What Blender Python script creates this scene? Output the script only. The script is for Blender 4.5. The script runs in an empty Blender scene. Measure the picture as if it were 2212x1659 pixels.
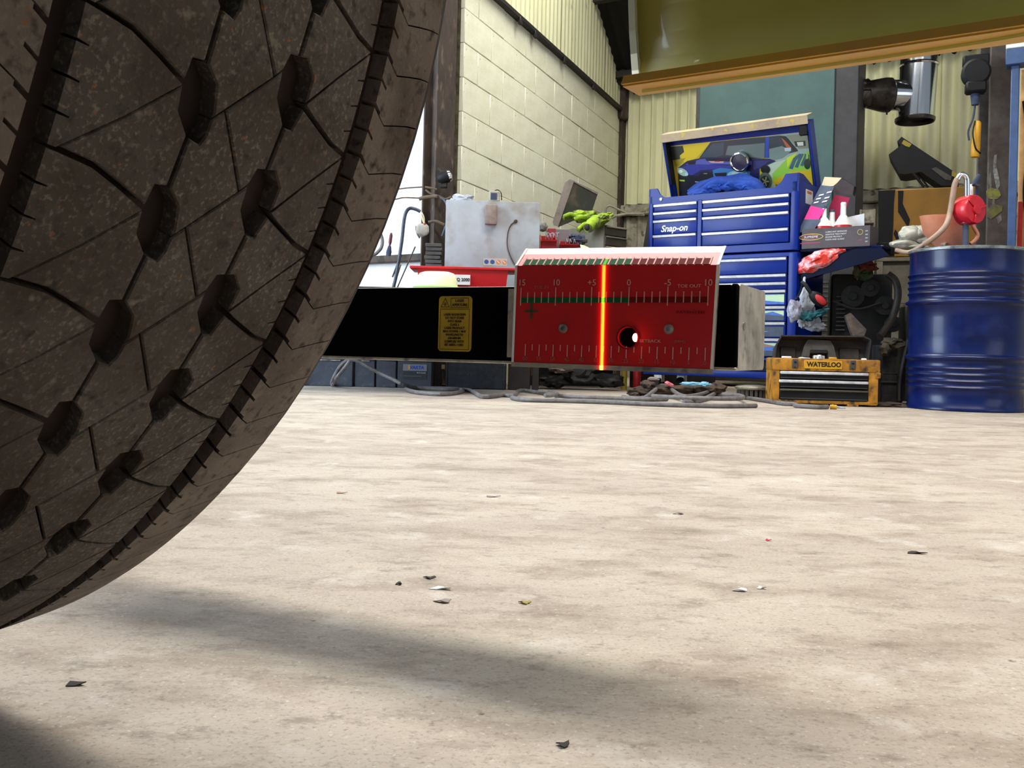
import bpy, bmesh, math, random
from mathutils import Vector, Matrix, noise
R = math.radians
random.seed(7)
scene = bpy.context.scene
col = scene.collection

# ---------------------------------------------------------------- camera
FPX, ROLL, CAMH, PX0, PY0 = 2050.0, R(1.35), 0.268, 1106.0, 757.0
cd = bpy.data.cameras.new('camera'); cam = bpy.data.objects.new('camera', cd); col.objects.link(cam)
cd.sensor_width = 36; cd.lens = 36 * FPX / 2212; cd.shift_y = -(829.5 - PY0) / 2212
cd.clip_start = 0.02; cd.clip_end = 200
RC, RS = math.cos(ROLL), math.sin(ROLL)
cam.matrix_world = Matrix(((RC, -RS, 0, 0), (0, 0, -1, 0), (RS, RC, 0, CAMH), (0, 0, 0, 1)))
scene.camera = cam

# ---------------------------------------------------------------- exposure, world, lights
scene.view_settings.view_transform = 'Standard'; scene.view_settings.look = 'None'
scene.view_settings.gamma = 1.0; scene.view_settings.use_curve_mapping = False
scene.view_settings.exposure = 0.12
w = bpy.data.worlds.new('sky'); scene.world = w; w.use_nodes = True
bg = w.node_tree.nodes['Background']; bg.inputs[0].default_value = (0.78, 0.88, 1.0, 1); bg.inputs[1].default_value = 0.33

def area(name, loc, target, sx, sy, power, color):
    ld = bpy.data.lights.new(name, 'AREA'); ld.shape = 'RECTANGLE'; ld.size = sx; ld.size_y = sy
    ld.energy = power; ld.color = color
    o = bpy.data.objects.new(name, ld); col.objects.link(o); o.location = loc
    d = Vector(target) - Vector(loc)
    o.rotation_euler = d.to_track_quat('-Z', 'Y').to_euler()
    return o
# rooflight over the bay beside the truck, long side along the truck
rl = area('rooflight', (1.20, 2.35, 5.4), (0.35, 0.9, 0.0), 6.0, 1.15, 430, (1.0, 0.955, 0.885))
rl.rotation_euler = (R(-14), R(0), R(-26.7))
area('rooflight', (1.2, 7.2, 4.9), (1.2, 7.2, 0), 4.0, 1.4, 330, (1.0, 0.98, 0.86))
# open bay door on the left, cool daylight
area('bay_door_daylight', (-4.6, 4.2, 2.2), (-0.5, 6.6, 1.2), 3.0, 3.4, 400, (0.70, 0.85, 1.0))
# open end of the shed on the right
area('shed_end_daylight', (5.5, 1.0, 2.4), (1.0, 5.5, 0.6), 3.0, 2.6, 35, (0.88, 0.94, 1.0))

# ---------------------------------------------------------------- measuring helpers (rays of the measured photo on real planes)
def ray(px, py):
    x = px - PX0; y = PY0 - py
    return Vector(((x * RC - y * RS) / FPX, 1.0, (x * RS + y * RC) / FPX))
def P(px, py, Y):
    d = ray(px, py); return Vector((d.x * Y, Y, CAMH + d.z * Y))
def G(px, py, z=0.0):
    d = ray(px, py); t = (z - CAMH) / d.z; return Vector((d.x * t, t, z))
class Frame:
    """a place to build in: origin on the ground plan, x along the front, y away from the viewer"""
    def __init__(s, x, y, yaw, z=0.0): s.x, s.y, s.yaw, s.z = x, y, yaw, z
    def hit(s, px, py, yl=0.0):
        c, n = math.cos(s.yaw), math.sin(s.yaw); d = ray(px, py)
        t = (yl + (-n * s.x + c * s.y)) / (-n * d.x + c)
        X, Y, Z = d.x * t, t, CAMH + d.z * t
        return (c * (X - s.x) + n * (Y - s.y), Z - s.z)
    def pt(s, px, py, yl=0.0):
        a, b = s.hit(px, py, yl); return Vector((a, yl, b))
    def world(s, v):
        return Matrix.Translation((s.x, s.y, s.z)) @ Matrix.Rotation(s.yaw, 4, 'Z') @ Vector(v)

# ---------------------------------------------------------------- mesh builder
class MB:
    def __init__(s): s.bm = bmesh.new(); s.T = Matrix.Identity(4); s.m = 0
    def _v(s, p): return s.bm.verts.new(s.T @ Vector(p))
    def face(s, vs):
        try:
            f = s.bm.faces.new(vs); f.material_index = s.m; return f
        except ValueError: return None
    def poly(s, pts): return s.face([s._v(p) for p in pts])
    def box(s, x0, x1, y0, y1, z0, z1, b=0.0, seg=1):
        x0, x1 = sorted((x0, x1)); y0, y1 = sorted((y0, y1)); z0, z1 = sorted((z0, z1))
        M = s.T @ Matrix.Translation(((x0 + x1) / 2, (y0 + y1) / 2, (z0 + z1) / 2)) @ Matrix.Diagonal((x1 - x0, y1 - y0, z1 - z0, 1))
        r = bmesh.ops.create_cube(s.bm, size=1, matrix=M)
        fs = set(f for v in r['verts'] for f in v.link_faces)
        for f in fs: f.material_index = s.m
        b = min(b, 0.45 * min(x1 - x0, y1 - y0, z1 - z0))
        if b > 0:
            es = list(set(e for v in r['verts'] for e in v.link_edges))
            q = bmesh.ops.bevel(s.bm, geom=es, offset=b, segments=seg, affect='EDGES', profile=0.6)
            for f in q['faces']: f.material_index = s.m
    def prism(s, poly, h0, h1, plane='xz'):
        def mk(a, b, h): return (a, h, b) if plane == 'xz' else ((a, b, h) if plane == 'xy' else (h, a, b))
        A = [s._v(mk(a, b, h0)) for a, b in poly]; B = [s._v(mk(a, b, h1)) for a, b in poly]
        s.face(A[::-1]); s.face(B); n = len(poly)
        for i in range(n): s.face([A[i], A[(i + 1) % n], B[(i + 1) % n], B[i]])
    def hull(s, pts, thick):
        """a sheet through measured points, given thickness along the vector `thick`"""
        t = Vector(thick); A = [s._v(p) for p in pts]; B = [s._v(Vector(p) + t) for p in pts]
        s.face(A); s.face(B[::-1]); n = len(pts)
        for i in range(n): s.face([A[i], B[i], B[(i + 1) % n], A[(i + 1) % n]])
    def tube(s, pts, r, n=8, smooth=0, closed=False, r1=None):
        pts = [Vector(p) for p in pts]
        if smooth:
            q = []
            for i in range(len(pts) - 1):
                p0 = pts[max(i - 1, 0)]; p1 = pts[i]; p2 = pts[i + 1]; p3 = pts[min(i + 2, len(pts) - 1)]
                for k in range(smooth):
                    t = k / smooth
                    q.append(0.5 * ((2 * p1) + (-p0 + p2) * t + (2 * p0 - 5 * p1 + 4 * p2 - p3) * t * t + (-p0 + 3 * p1 - 3 * p2 + p3) * t ** 3))
            q.append(pts[-1]); pts = q
        N = len(pts); rings = []; u = None
        for i, p in enumerate(pts):
            if closed: d = pts[(i + 1) % N] - pts[i - 1]
            else: d = pts[min(i + 1, N - 1)] - pts[max(i - 1, 0)]
            if d.length < 1e-9: d = Vector((0, 0, 1))
            d.normalize()
            if u is None:
                u = d.orthogonal().normalized()
            else:
                u = (u - d * u.dot(d))
                u = u.normalized() if u.length > 1e-6 else d.orthogonal().normalized()
            v = d.cross(u); rr = r if r1 is None else r + (r1 - r) * i / (N - 1)
            rings.append([s._v(p + (u * math.cos(2 * math.pi * k / n) + v * math.sin(2 * math.pi * k / n)) * rr) for k in range(n)])
        for i in range(N if closed else N - 1):
            a, b = rings[i], rings[(i + 1) % N]
            for k in range(n): s.face([a[k], a[(k + 1) % n], b[(k + 1) % n], b[k]])
        if not closed: s.face(rings[0][::-1]); s.face(rings[-1])
    def lathe(s, prof, n=32, c=(0, 0, 0), cap=True):
        rings = []
        for r, z in prof:
            rings.append([s._v((c[0] + r * math.cos(2 * math.pi * k / n), c[1] + r * math.sin(2 * math.pi * k / n), c[2] + z)) for k in range(n)])
        for a, b in zip(rings, rings[1:]):
            for k in range(n): s.face([a[k], a[(k + 1) % n], b[(k + 1) % n], b[k]])
        if cap: s.face(rings[0][::-1]); s.face(rings[-1])
    def blob(s, c, rad, seed=0, amp=0.15, sub=3, freq=2.0, rot=None, flat=None):
        r = bmesh.ops.create_icosphere(s.bm, subdivisions=sub, radius=1)
        M = rot or Matrix.Identity(3)
        for v in r['verts']:
            d = v.co.normalized()
            k = 1 + amp * noise.noise(d * freq + Vector((seed * 3.1, seed * 1.7, 0))) + amp * 0.5 * noise.noise(d * freq * 2.7 + Vector((seed, 9, 2)))
            q = Vector((d.x * rad[0], d.y * rad[1], d.z * rad[2])) * k
            if flat is not None and q.z < flat: q.z = flat
            v.co = s.T @ (Vector(c) + M @ q)
        for v in r['verts']:
            for f in v.link_faces: f.material_index = s.m
    def build(s, name, mats, parent=None, loc=None, sharp=40):
        me = bpy.data.meshes.new(name)
        bmesh.ops.recalc_face_normals(s.bm, faces=s.bm.faces[:])
        s.bm.to_mesh(me); s.bm.free()
        for m in (mats if isinstance(mats, (list, tuple)) else [mats]): me.materials.append(m)
        me.polygons.foreach_set('use_smooth', [True] * len(me.polygons))
        me.set_sharp_from_angle(angle=R(sharp))
        o = bpy.data.objects.new(name, me); col.objects.link(o)
        if parent: o.parent = parent
        if loc is not None: o.location = loc
        return o

def tag(o, label=None, cat=None, group=None, kind=None):
    if label: o['label'] = label
    if cat: o['category'] = cat
    if group: o['group'] = group
    if kind: o['kind'] = kind
    return o
def thing(name, label, cat, fr=None, loc=None, yaw=0.0, group=None):
    o = bpy.data.objects.new(name, None); col.objects.link(o); o.empty_display_size = 0.05
    if fr is not None: loc = (fr.x, fr.y, fr.z); yaw = fr.yaw
    o.location = loc or (0, 0, 0); o.rotation_euler = (0, 0, yaw)
    return tag(o, label, cat, group)
def text(name, s, size, m, parent, loc, rot=(R(90), 0, 0), shear=0.0, ext=0.0003, align='CENTER', sx=1.0, off=0.0):
    cu = bpy.data.curves.new(name, 'FONT'); cu.body = s; cu.size = size; cu.extrude = ext; cu.align_x = align; cu.align_y = 'CENTER'
    cu.shear = shear; cu.offset = off; cu.resolution_u = 3; cu.materials.append(m)
    o = bpy.data.objects.new(name, cu); col.objects.link(o); o.parent = parent; o.location = loc; o.rotation_euler = rot
    o.scale = (sx, 1, 1)
    return o

# ---------------------------------------------------------------- materials
def lin(h):
    h = h.lstrip('#'); v = [int(h[i:i + 2], 16) / 255 for i in (0, 2, 4)]
    return tuple(x / 12.92 if x <= 0.04045 else ((x + 0.055) / 1.055) ** 2.4 for x in v) + (1,)
def mat(name, c1, c2=None, scale=6.0, rough=0.6, metal=0.0, bump=0.0, bscale=60.0, lo=0.4, hi=0.65, coat=0.0, stretch=None, c3=None, s3=25.0, lo3=0.6, hi3=0.7, spec=0.5, detail=6.0, trans=0.0, alpha=1.0, bdist=0.002):
    m = bpy.data.materials.new(name); m.use_nodes = True; nt = m.node_tree; N = nt.nodes; Lk = nt.links
    b = N['Principled BSDF']; b.inputs['Roughness'].default_value = rough; b.inputs['Metallic'].default_value = metal
    b.inputs['Coat Weight'].default_value = coat; b.inputs['Coat Roughness'].default_value = 0.08
    b.inputs['Specular IOR Level'].default_value = spec
    b.inputs['Transmission Weight'].default_value = trans; b.inputs['Alpha'].default_value = alpha
    b.inputs['Base Color'].default_value = lin(c1)
    tc = N.new('ShaderNodeTexCoord'); mp = N.new('ShaderNodeMapping'); Lk.new(tc.outputs['Object'], mp.inputs[0])
    if stretch: mp.inputs['Scale'].default_value = stretch
    out = None
    if c2:
        n = N.new('ShaderNodeTexNoise'); n.inputs['Scale'].default_value = scale; n.inputs['Detail'].default_value = detail; n.inputs['Roughness'].default_value = 0.65
        Lk.new(mp.outputs[0], n.inputs['Vector'])
        r = N.new('ShaderNodeValToRGB'); r.color_ramp.elements[0].position = lo; r.color_ramp.elements[1].position = hi
        r.color_ramp.elements[0].color = lin(c1); r.color_ramp.elements[1].color = lin(c2)
        Lk.new(n.outputs['Fac'], r.inputs[0]); out = r.outputs[0]
        if c3:
            n3 = N.new('ShaderNodeTexNoise'); n3.inputs['Scale'].default_value = s3; n3.inputs['Detail'].default_value = 4
            Lk.new(mp.outputs[0], n3.inputs['Vector'])
            r3 = N.new('ShaderNodeMapRange'); r3.inputs['From Min'].default_value = lo3; r3.inputs['From Max'].default_value = hi3
            Lk.new(n3.outputs['Fac'], r3.inputs['Value'])
            mx = N.new('ShaderNodeMix'); mx.data_type = 'RGBA'; Lk.new(r3.outputs[0], mx.inputs[0]); Lk.new(out, mx.inputs[6]); mx.inputs[7].default_value = lin(c3)
            out = mx.outputs[2]
        Lk.new(out, b.inputs['Base Color'])
    if bump:
        nb = N.new('ShaderNodeTexNoise'); nb.inputs['Scale'].default_value = bscale; nb.inputs['Detail'].default_value = 5
        Lk.new(mp.outputs[0], nb.inputs['Vector'])
        bp = N.new('ShaderNodeBump'); bp.inputs['Strength'].default_value = bump; bp.inputs['Distance'].default_value = bdist
        Lk.new(nb.outputs['Fac'], bp.inputs['Height']); Lk.new(bp.outputs[0], b.inputs['Normal'])
    return m
def glow(name, color, strength):
    m = bpy.data.materials.new(name); m.use_nodes = True; b = m.node_tree.nodes['Principled BSDF']
    b.inputs['Base Color'].default_value = (*color, 1); b.inputs['Emission Color'].default_value = (*color, 1); b.inputs['Emission Strength'].default_value = strength
    return m
M_block = mat('painted_block', '#efeed8', '#e4e2c8', 5, 0.8, bump=0.5, bscale=70, c3='#8f8468', s3=38, lo3=0.66, hi3=0.75, stretch=(1, 1, 1.6))
M_joint = mat('dark_joint', '#6e674f', '#3a3428', 12, 0.9)
M_wwhite = mat('white_wall', '#f2f3f4', '#dfe0e2', 6, 0.8, bump=0.4, bscale=60, c3='#8b8c90', s3=40, lo3=0.68, hi3=0.75)
M_clad = mat('cream_cladding', '#e2e0bc', '#d2cfa8', 3, 0.55, c3='#7d765a', s3=20, lo3=0.68, hi3=0.8, stretch=(1, 1, 0.25))
M_cladlow = mat('grey_cladding', '#a9a596', '#7d7769', 6, 0.7, c3='#54483a', s3=16, lo3=0.55, hi3=0.7)
M_dark = mat('dark_steel', '#2a2320', '#15110f', 9, 0.7)
M_roof = mat('dark_roof', '#1b1715', '#100d0c', 3, 0.9)
M_steelcol = mat('brown_steel', '#4b3d33', '#2e2621', 12, 0.7, bump=0.3, bscale=50, c3='#6a5a4c', s3=30, lo3=0.58, hi3=0.72, stretch=(1, 1, 0.3))
M_column2 = mat('grey_brown_steel', '#57504b', '#453f3b', 14, 0.75, bump=0.3, bscale=80)
M_blue = mat('blue_paint', '#02247e', '#031f70', 3, 0.34, coat=0.05, spec=.2, bump=0.06, bscale=6, bdist=0.01)
M_bluedk = mat('dark_blue_paint', '#030c2c', '#040a22', 6, 0.5, spec=.1)
M_alu = mat('aluminium_trim', '#d8dade', '#b9bcc2', 20, 0.3, metal=0.6)
M_black = mat('black_plastic', '#08080a', '#101013', 10, 0.6, spec=.3)
M_blackdirty = mat('dusty_black', '#1a1a1d', '#3a3733', 12, 0.75, lo=0.45, hi=0.7)
M_barblack = mat('matt_black_film', '#020202', rough=0.9, spec=0.05)
M_baralu = mat('bare_aluminium', '#cfc8bb', '#8c8880', 22, 0.42, metal=0.45, c3='#5d5a56', s3=60, lo3=0.6, hi3=0.75)
M_red = mat('gauge_red', '#c80c16', '#b80a12', 4, 0.42, coat=0.16, spec=.5)
M_reddk = mat('gauge_dark_red', '#6a070d', rough=0.7, spec=.2)
M_green = mat('gauge_green', '#0d5a34', rough=0.7, spec=.2)
M_greencross = mat('gauge_cross_green', '#2c4a22', rough=0.5)
M_mark = mat('gauge_marks', '#d9a59b', rough=0.5)
M_markfaint = mat('gauge_faint_print', '#a8625c', rough=0.5)
M_white = mat('white_plastic', '#f1f1ee', rough=0.4)
M_paper = mat('white_paper', '#e4e4e6', '#cfcfd4', 8, 0.8)
M_yellab = mat('yellow_label', '#c2a01c', '#a98a14', 20, 0.6)
M_ink = mat('black_ink', '#120e06', rough=0.7)
M_screw = mat('screw_zinc', '#b9b4ae', '#8b8680', 40, 0.35, metal=0.7)
M_chrome = mat('chrome', '#dfe1e4', rough=0.1, metal=1.0)
M_flue = mat('stainless_flue', '#c9ccd0', rough=0.13, metal=1.0)
M_fluedirty = mat('sooty_flue', '#57504a', '#2c2724', 9, 0.35, metal=0.8)
M_heater = mat('green_enamel', '#3d5a58', '#36504f', 4, 0.5)
M_heaterdk = mat('dark_grey_enamel', '#38363a', '#2b292b', 6, 0.6)
M_tan = mat('dusty_cardboard', '#b39f80', '#9b8a78', 7, 0.85, c3='#c9b04c', s3=14, lo3=0.6, hi3=0.66)
M_drum = mat('drum_blue', '#05184f', '#04123c', 5, 0.3, coat=0.08, spec=.3, c3='#14235a', s3=9, lo3=0.55, hi3=0.75, bump=0.1, bscale=9, bdist=0.006)
M_tboxy = mat('worn_yellow_plastic', '#c28516', '#8c5c14', 9, 0.6, c3='#3c2a18', s3=20, lo3=0.52, hi3=0.66, lo=.35, hi=.6)
M_tboxlid = mat('dusty_brown_black', '#1b1715', '#332c27', 10, 0.75)
M_handle = mat('dusty_grey_plastic', '#45413b', '#35322e', 14, 0.7)
M_silver = mat('silver_strip', '#d9dade', '#b4b6bb', 30, 0.35, metal=0.3, c3='#3a3836', s3=45, lo3=0.68, hi3=0.72)
M_redtub = mat('red_tub_plastic', '#c5121c', '#b50f19', 6, 0.45)
M_redbin = mat('red_bin_plastic', '#b01216', '#8a0c10', 12, 0.5)
M_machine = mat('pale_grey_sheet', '#a5adb3', '#96999a', 3, 0.5, c3='#7c6a52', s3=4.5, lo3=0.5, hi3=0.72)
M_boxbrown = mat('brown_grey_box', '#8d7f76', '#75685f', 15, 0.7)
M_olive = mat('olive_grey_paint', '#8d8676', '#7a7362', 9, 0.5)
M_olivedk = mat('olive_dark_paint', '#4f4b3c', '#3b382d', 9, 0.5)
M_boxin = mat('box_inside', '#35362a', '#6d5b46', 5, 0.6, lo=0.5, hi=0.75)
M_hivis = mat('hivis_glove', '#9dbb28', '#75901f', 14, 0.85, bump=0.5, bscale=60, c3='#55513f', s3=17, lo3=0.52, hi3=0.62)
M_paleyel = mat('overexposed_lime_foam', '#fbfcd8', '#f6f9c4', 7, 0.5)  # near-white tone puts the cap's overexposure into its colour
M_limegreen = mat('lime_base', '#9fce78', rough=0.6)
M_navy = mat('navy_cloth', '#2b3550', '#3c4558', 14, 0.8)
M_bluerag = mat('blue_rag', '#123f96', '#0a2c78', 14, 0.9, bump=0.8, bscale=50)
M_cable = mat('grey_cable', '#74706f', '#5b5655', 30, 0.6)
M_rope = mat('brown_cable', '#6a5846', '#54473a', 30, 0.8)
M_batt = mat('battery_case', '#303540', '#3d424c', 12, 0.6, c3='#55585c', s3=30, lo3=0.6, hi3=0.8)
M_crate = mat('speckled_black_crate', '#161a22', '#262b34', 24, 0.55, c3='#5b6672', s3=55, lo3=0.66, hi3=0.74)
M_boxdk = mat('dark_brown_box', '#2a221e', '#1f1916', 10, 0.8)
M_wood = mat('pale_wood', '#9c7f5e', '#7f6446', 14, 0.8)
M_ragbrown = mat('oily_rag', '#3c2f28', '#57463a', 11, 0.95, bump=0.8, bscale=40)
M_blueglove = mat('light_blue_glove', '#7fb4d0', rough=0.7)
M_pink = mat('magenta_print', '#f01a86', rough=0.5)
M_pinkdk = mat('crimson_card', '#a51246', rough=0.6)
M_boxgrey = mat('dark_grey_card', '#4d4348', '#423a40', 12, 0.6)
M_slate = mat('slate_card', '#4a5468', '#3d4558', 12, 0.6)
M_cream = mat('cream_card', '#e5d5b0', rough=0.7)
M_redliq = mat('red_liquid', '#c4242c', rough=0.4)
M_redbag = mat('red_film_glints', '#e0301f', '#f4c6ca', 14, 0.3, lo=0.44, hi=0.58, coat=0.4, bump=0.6, bscale=16, bdist=0.01)  # pink-white tone paints highlights of the shiny wrap into the red
M_clear = mat('milky_plastic_bag', '#b9b7a8', '#8e8c80', 9, 0.3, bump=0.5, bscale=14, bdist=0.01)
M_funnel = mat('pinkish_orange_plastic', '#cf8868', '#b9745a', 5, 0.45)
M_hose = mat('milky_hose', '#a58a76', '#8f7563', 12, 0.4)
M_pumpred = mat('pump_red', '#cc1628', '#b81022', 6, 0.4, coat=0.3)
M_trunky = mat('dark_yellow_paint', '#9a6d1c', '#7f5a18', 3, 0.5)
M_brightyel = mat('yellow_plastic', '#d29a14', '#bb860f', 8, 0.45)
M_olivey = mat('yellow_band', '#8c7a1c', rough=0.5)
M_bench = mat('dirty_beige_sheet', '#77705f', '#5b5548', 7, 0.7)
M_bluefr = mat('blue_door_frame', '#3c5580', '#34496e', 10, 0.5)
M_timber = mat('lit_timber', '#e2b070', '#c8935a', 9, 0.6)
M_engine = mat('oily_engine', '#0b0b0c', '#14140f', 12, 0.6, c3='#221e17', s3=18, lo3=0.6, hi3=0.7)
M_hosebr = mat('brown_rubber_hose', '#2c2520', '#211b17', 20, 0.6)
M_teal = mat('teal_cloth', '#11565e', '#0d4148', 14, 0.8)
M_cloth = mat('white_cloth', '#b9bdc6', '#8f939c', 10, 0.9, bump=0.7, bscale=30, bdist=0.01)
M_bodyyel = mat('yellow_truck_paint', '#d2c050', '#c2b044', 2.5, 0.5, coat=0.1, c3='#5d4a26', s3=9, lo3=0.62, hi3=0.8)
M_bodyedge_lit = mat('daylit_yellow_edge', '#f2f2d2', '#e8e8c0', 8, 0.45)  # panel yellow made paler: daylight on its edge put into the colour
M_bodylip = mat('ochre_lip', '#d8a838', '#c89a48', 8, 0.5)
M_under = mat('underbody_black', '#14110f', '#1f1a17', 5, 0.9)
M_skin_or = mat('orange_icon', '#d07a4a', rough=0.6)
M_icblue = mat('blue_icon', '#2c4a8a', rough=0.6)

# rubber: dusty brown-grey with rust-coloured specks
def rubber(name, base, dust, specks=True):
    m = mat(name, base, dust, 9, 0.78, bump=0.35, bscale=420, lo=0.35, hi=0.7, bdist=0.0012, spec=0.35)
    nt = m.node_tree; N = nt.nodes; Lk = nt.links; b = N['Principled BSDF']
    geo = N.new('ShaderNodeNewGeometry')
    for n in N:
        if n.type == 'MAPPING': Lk.new(geo.outputs['Position'], n.inputs[0])
    src = b.inputs['Base Color'].links[0].from_socket
    def layer(src, scale, lo, hi, colr):
        n = N.new('ShaderNodeTexNoise'); n.inputs['Scale'].default_value = scale; n.inputs['Detail'].default_value = 3
        Lk.new(geo.outputs['Position'], n.inputs['Vector'])
        r = N.new('ShaderNodeMapRange'); r.inputs['From Min'].default_value = lo; r.inputs['From Max'].default_value = hi; Lk.new(n.outputs['Fac'], r.inputs['Value'])
        mx = N.new('ShaderNodeMix'); mx.data_type = 'RGBA'; Lk.new(r.outputs[0], mx.inputs[0]); Lk.new(src, mx.inputs[6]); mx.inputs[7].default_value = lin(colr)
        return mx.outputs[2]
    if specks:
        src = layer(src, 420, 0.54, 0.70, '#80776a'); src = layer(src, 260, 0.67, 0.73, '#96603a')
        src = layer(src, 150, 0.55, 0.75, '#35302a'); src = layer(src, 20, 0.45, 0.75, '#41362d')
        src = layer(src, 120, 0.64, 0.80, '#857b70')
    Lk.new(src, b.inputs['Base Color'])
    return m
M_rub = rubber('dusty_tread_rubber', '#4a443b', '#66605a')
M_rubsh = rubber('worn_shoulder_rubber', '#6a6058', '#82766a')
M_rubgr = rubber('groove_rubber', '#2c211c', '#3a2d27', False)
M_rubsd = rubber('sidewall_rubber', '#2a2725', '#36322e', False)

# floor: worn pale concrete
def floor_material():
    m = bpy.data.materials.new('worn_concrete'); m.use_nodes = True; nt = m.node_tree; N = nt.nodes; Lk = nt.links
    b = N['Principled BSDF']; b.inputs['Roughness'].default_value = 0.72; b.inputs['Specular IOR Level'].default_value = 0.35
    tc = N.new('ShaderNodeTexCoord')
    mp = N.new('ShaderNodeMapping'); mp.inputs['Rotation'].default_value = (0, 0, R(12)); mp.inputs['Scale'].default_value = (1, 1.7, 1)
    Lk.new(tc.outputs['Object'], mp.inputs[0])
    def nz(scale, det, rough=0.6, v=mp):
        n = N.new('ShaderNodeTexNoise'); n.inputs['Scale'].default_value = scale; n.inputs['Detail'].default_value = det; n.inputs['Roughness'].default_value = rough
        Lk.new(v.outputs[0] if v is not tc else tc.outputs['Object'], n.inputs['Vector']); return n
    def mix(fac, a, bcol, lo, hi, amt=1.0):
        r = N.new('ShaderNodeMapRange'); r.inputs['From Min'].default_value = lo; r.inputs['From Max'].default_value = hi; r.inputs['To Max'].default_value = amt
        Lk.new(fac, r.inputs['Value'])
        mx = N.new('ShaderNodeMix'); mx.data_type = 'RGBA'; Lk.new(r.outputs[0], mx.inputs[0])
        if isinstance(a, str): mx.inputs[6].default_value = lin(a)
        else: Lk.new(a, mx.inputs[6])
        mx.inputs[7].default_value = lin(bcol); return mx.outputs[2]
    c = mix(nz(1.6, 6).outputs['Fac'], '#b9ad9e', '#a5978a', 0.42, 0.66)
    c = mix(nz(5.0, 8, 0.7).outputs['Fac'], c, '#806f5e', 0.48, 0.70, 0.8)
    c = mix(nz(14, 8, 0.75).outputs['Fac'], c, '#5d4f42', 0.54, 0.74, 0.8)
    c = mix(nz(9, 5, 0.6, tc).outputs['Fac'], c, '#cfc8bf', 0.58, 0.72, 0.7)
    c = mix(nz(75, 4, 0.7, tc).outputs['Fac'], c, '#6c6056', 0.57, 0.72, 0.55)
    c = mix(nz(260, 3, 0.6, tc).outputs['Fac'], c, '#5e544b', 0.54, 0.72, 0.5)
    c = mix(nz(180, 3, 0.6, tc).outputs['Fac'], c, '#e4ddd2', 0.60, 0.74, 0.5)
    c = mix(nz(45, 3, 0.5, tc).outputs['Fac'], c, '#4a3f35', 0.72, 0.78, 0.8)
    Lk.new(c, b.inputs['Base Color'])
    n1 = nz(60, 8, 0.7, tc); n2 = nz(6, 4)
    ad = N.new('ShaderNodeMath'); ad.operation = 'ADD'; Lk.new(n1.outputs['Fac'], ad.inputs[0]); Lk.new(n2.outputs['Fac'], ad.inputs[1])
    bp = N.new('ShaderNodeBump'); bp.inputs['Strength'].default_value = 0.45; bp.inputs['Distance'].default_value = 0.003
    Lk.new(ad.outputs[0], bp.inputs['Height']); Lk.new(bp.outputs[0], b.inputs['Normal'])
    return m
M_floor = floor_material()

# ================================================================ THE SETTING
mb = MB(); mb.box(-9, 9, -5, 14, -0.2, 0.0); tag(mb.build('floor', M_floor), kind='structure')

# left wall: painted blockwork with cladding above, running back to the corner
FL = Frame(-0.385, 6.85, R(67.85))
kx = (10.7 - 6.85) / math.sin(R(67.85)); COR = FL.world((kx, 0, 0))
CH, CW = 0.2475, 0.484; NC = 12; ZB = NC * CH       # top of the blockwork about 2.97 m
def stop(name, kind='structure'):
    o = bpy.data.objects.new(name, None); col.objects.link(o); o['kind'] = kind; return o
wl = stop('wall_left'); wl.location = (FL.x, FL.y, 0); wl.rotation_euler = (0, 0, FL.yaw)
mb = MB(); mb.box(-0.03, kx + 0.1, 0.03, 0.12, 0, ZB); mb.build('backing', M_joint, wl)
mb = MB(); mb.box(0.0015, CW - 0.0015, 0, 0.05, 0.002, CH - 0.002, 0.004)
proto = mb.build('block', M_block, wl)
mb = MB(); mb.box(0.0015, CW / 2 - 0.0015, 0, 0.05, 0.002, CH - 0.002, 0.004)
half = mb.build('block', M_block, wl)
first = [True, True]
for r_ in range(NC):
    x = -0.03; st0 = True
    while x < kx:
        ln = CW
        use = proto; fi = 0
        if st0 and r_ % 2: use = half; fi = 1; ln = CW / 2
        st0 = False
        if fi == 0 and x + CW > kx + 0.02:
            if x + CW / 2 > kx + 0.05: break
            use = half; fi = 1; ln = CW / 2
        if first[fi]: o = use; first[fi] = False
        else: o = use.copy(); col.objects.link(o); o.parent = wl
        o.location = (x, random.uniform(-0.0025, 0.0025), r_ * CH)
        o.rotation_euler = (0, 0, random.uniform(-0.002, 0.002))
        x += ln
# gable cladding above: corrugated sheets cut to the roof slope
def corr_sheet(x0, x1, zfun0, zfun1, pitch, amp, y0, steps=8, trap=False):
    mb = MB(); n = max(2, int(round((x1 - x0) / pitch * steps))); A = []; B = []
    for i in range(n + 1):
        x = x0 + (x1 - x0) * i / n; ph = x / pitch * 2 * math.pi
        s = math.sin(ph)
        if trap: s = max(-1, min(.55, s * 1.6 + .5))
        y = y0 + amp * s
        A.append(mb._v((x, y, zfun0(x)))); B.append(mb._v((x, y, zfun1(x))))
    for i in range(n): mb.face([A[i], A[i + 1], B[i + 1], B[i]])
    return mb
g0 = FL.hit(1331, 150); g1 = FL.hit(1288, 0)
slope = (g1[1] - g0[1]) / (g1[0] - g0[0])
ztop = lambda x: min(6.0, max(ZB + 0.2, g0[1] + slope * (x - g0[0])))
x = -0.1; k = 0
while x < kx:
    x1 = min(x + 0.70, kx)
    mb = corr_sheet(x, x1 + 0.02, lambda q: ZB + 0.02, ztop, 0.1, 0.005, -0.01 - 0.004 * (k % 2))
    mb.build('cladding_sheet', M_clad, wl); x = x1; k += 1
mb = MB(); mb.box(-0.1, kx, -0.05, 0.02, ZB - 0.018, ZB + 0.022, 0.004)
for q in (0.9, 1.25, 2.0, 2.9): mb.box(q, q + 0.05, -0.055, -0.03, ZB - 0.06, ZB + 0.0, 0.004)
mb.build('flashing_angle', M_dark, wl)

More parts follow.
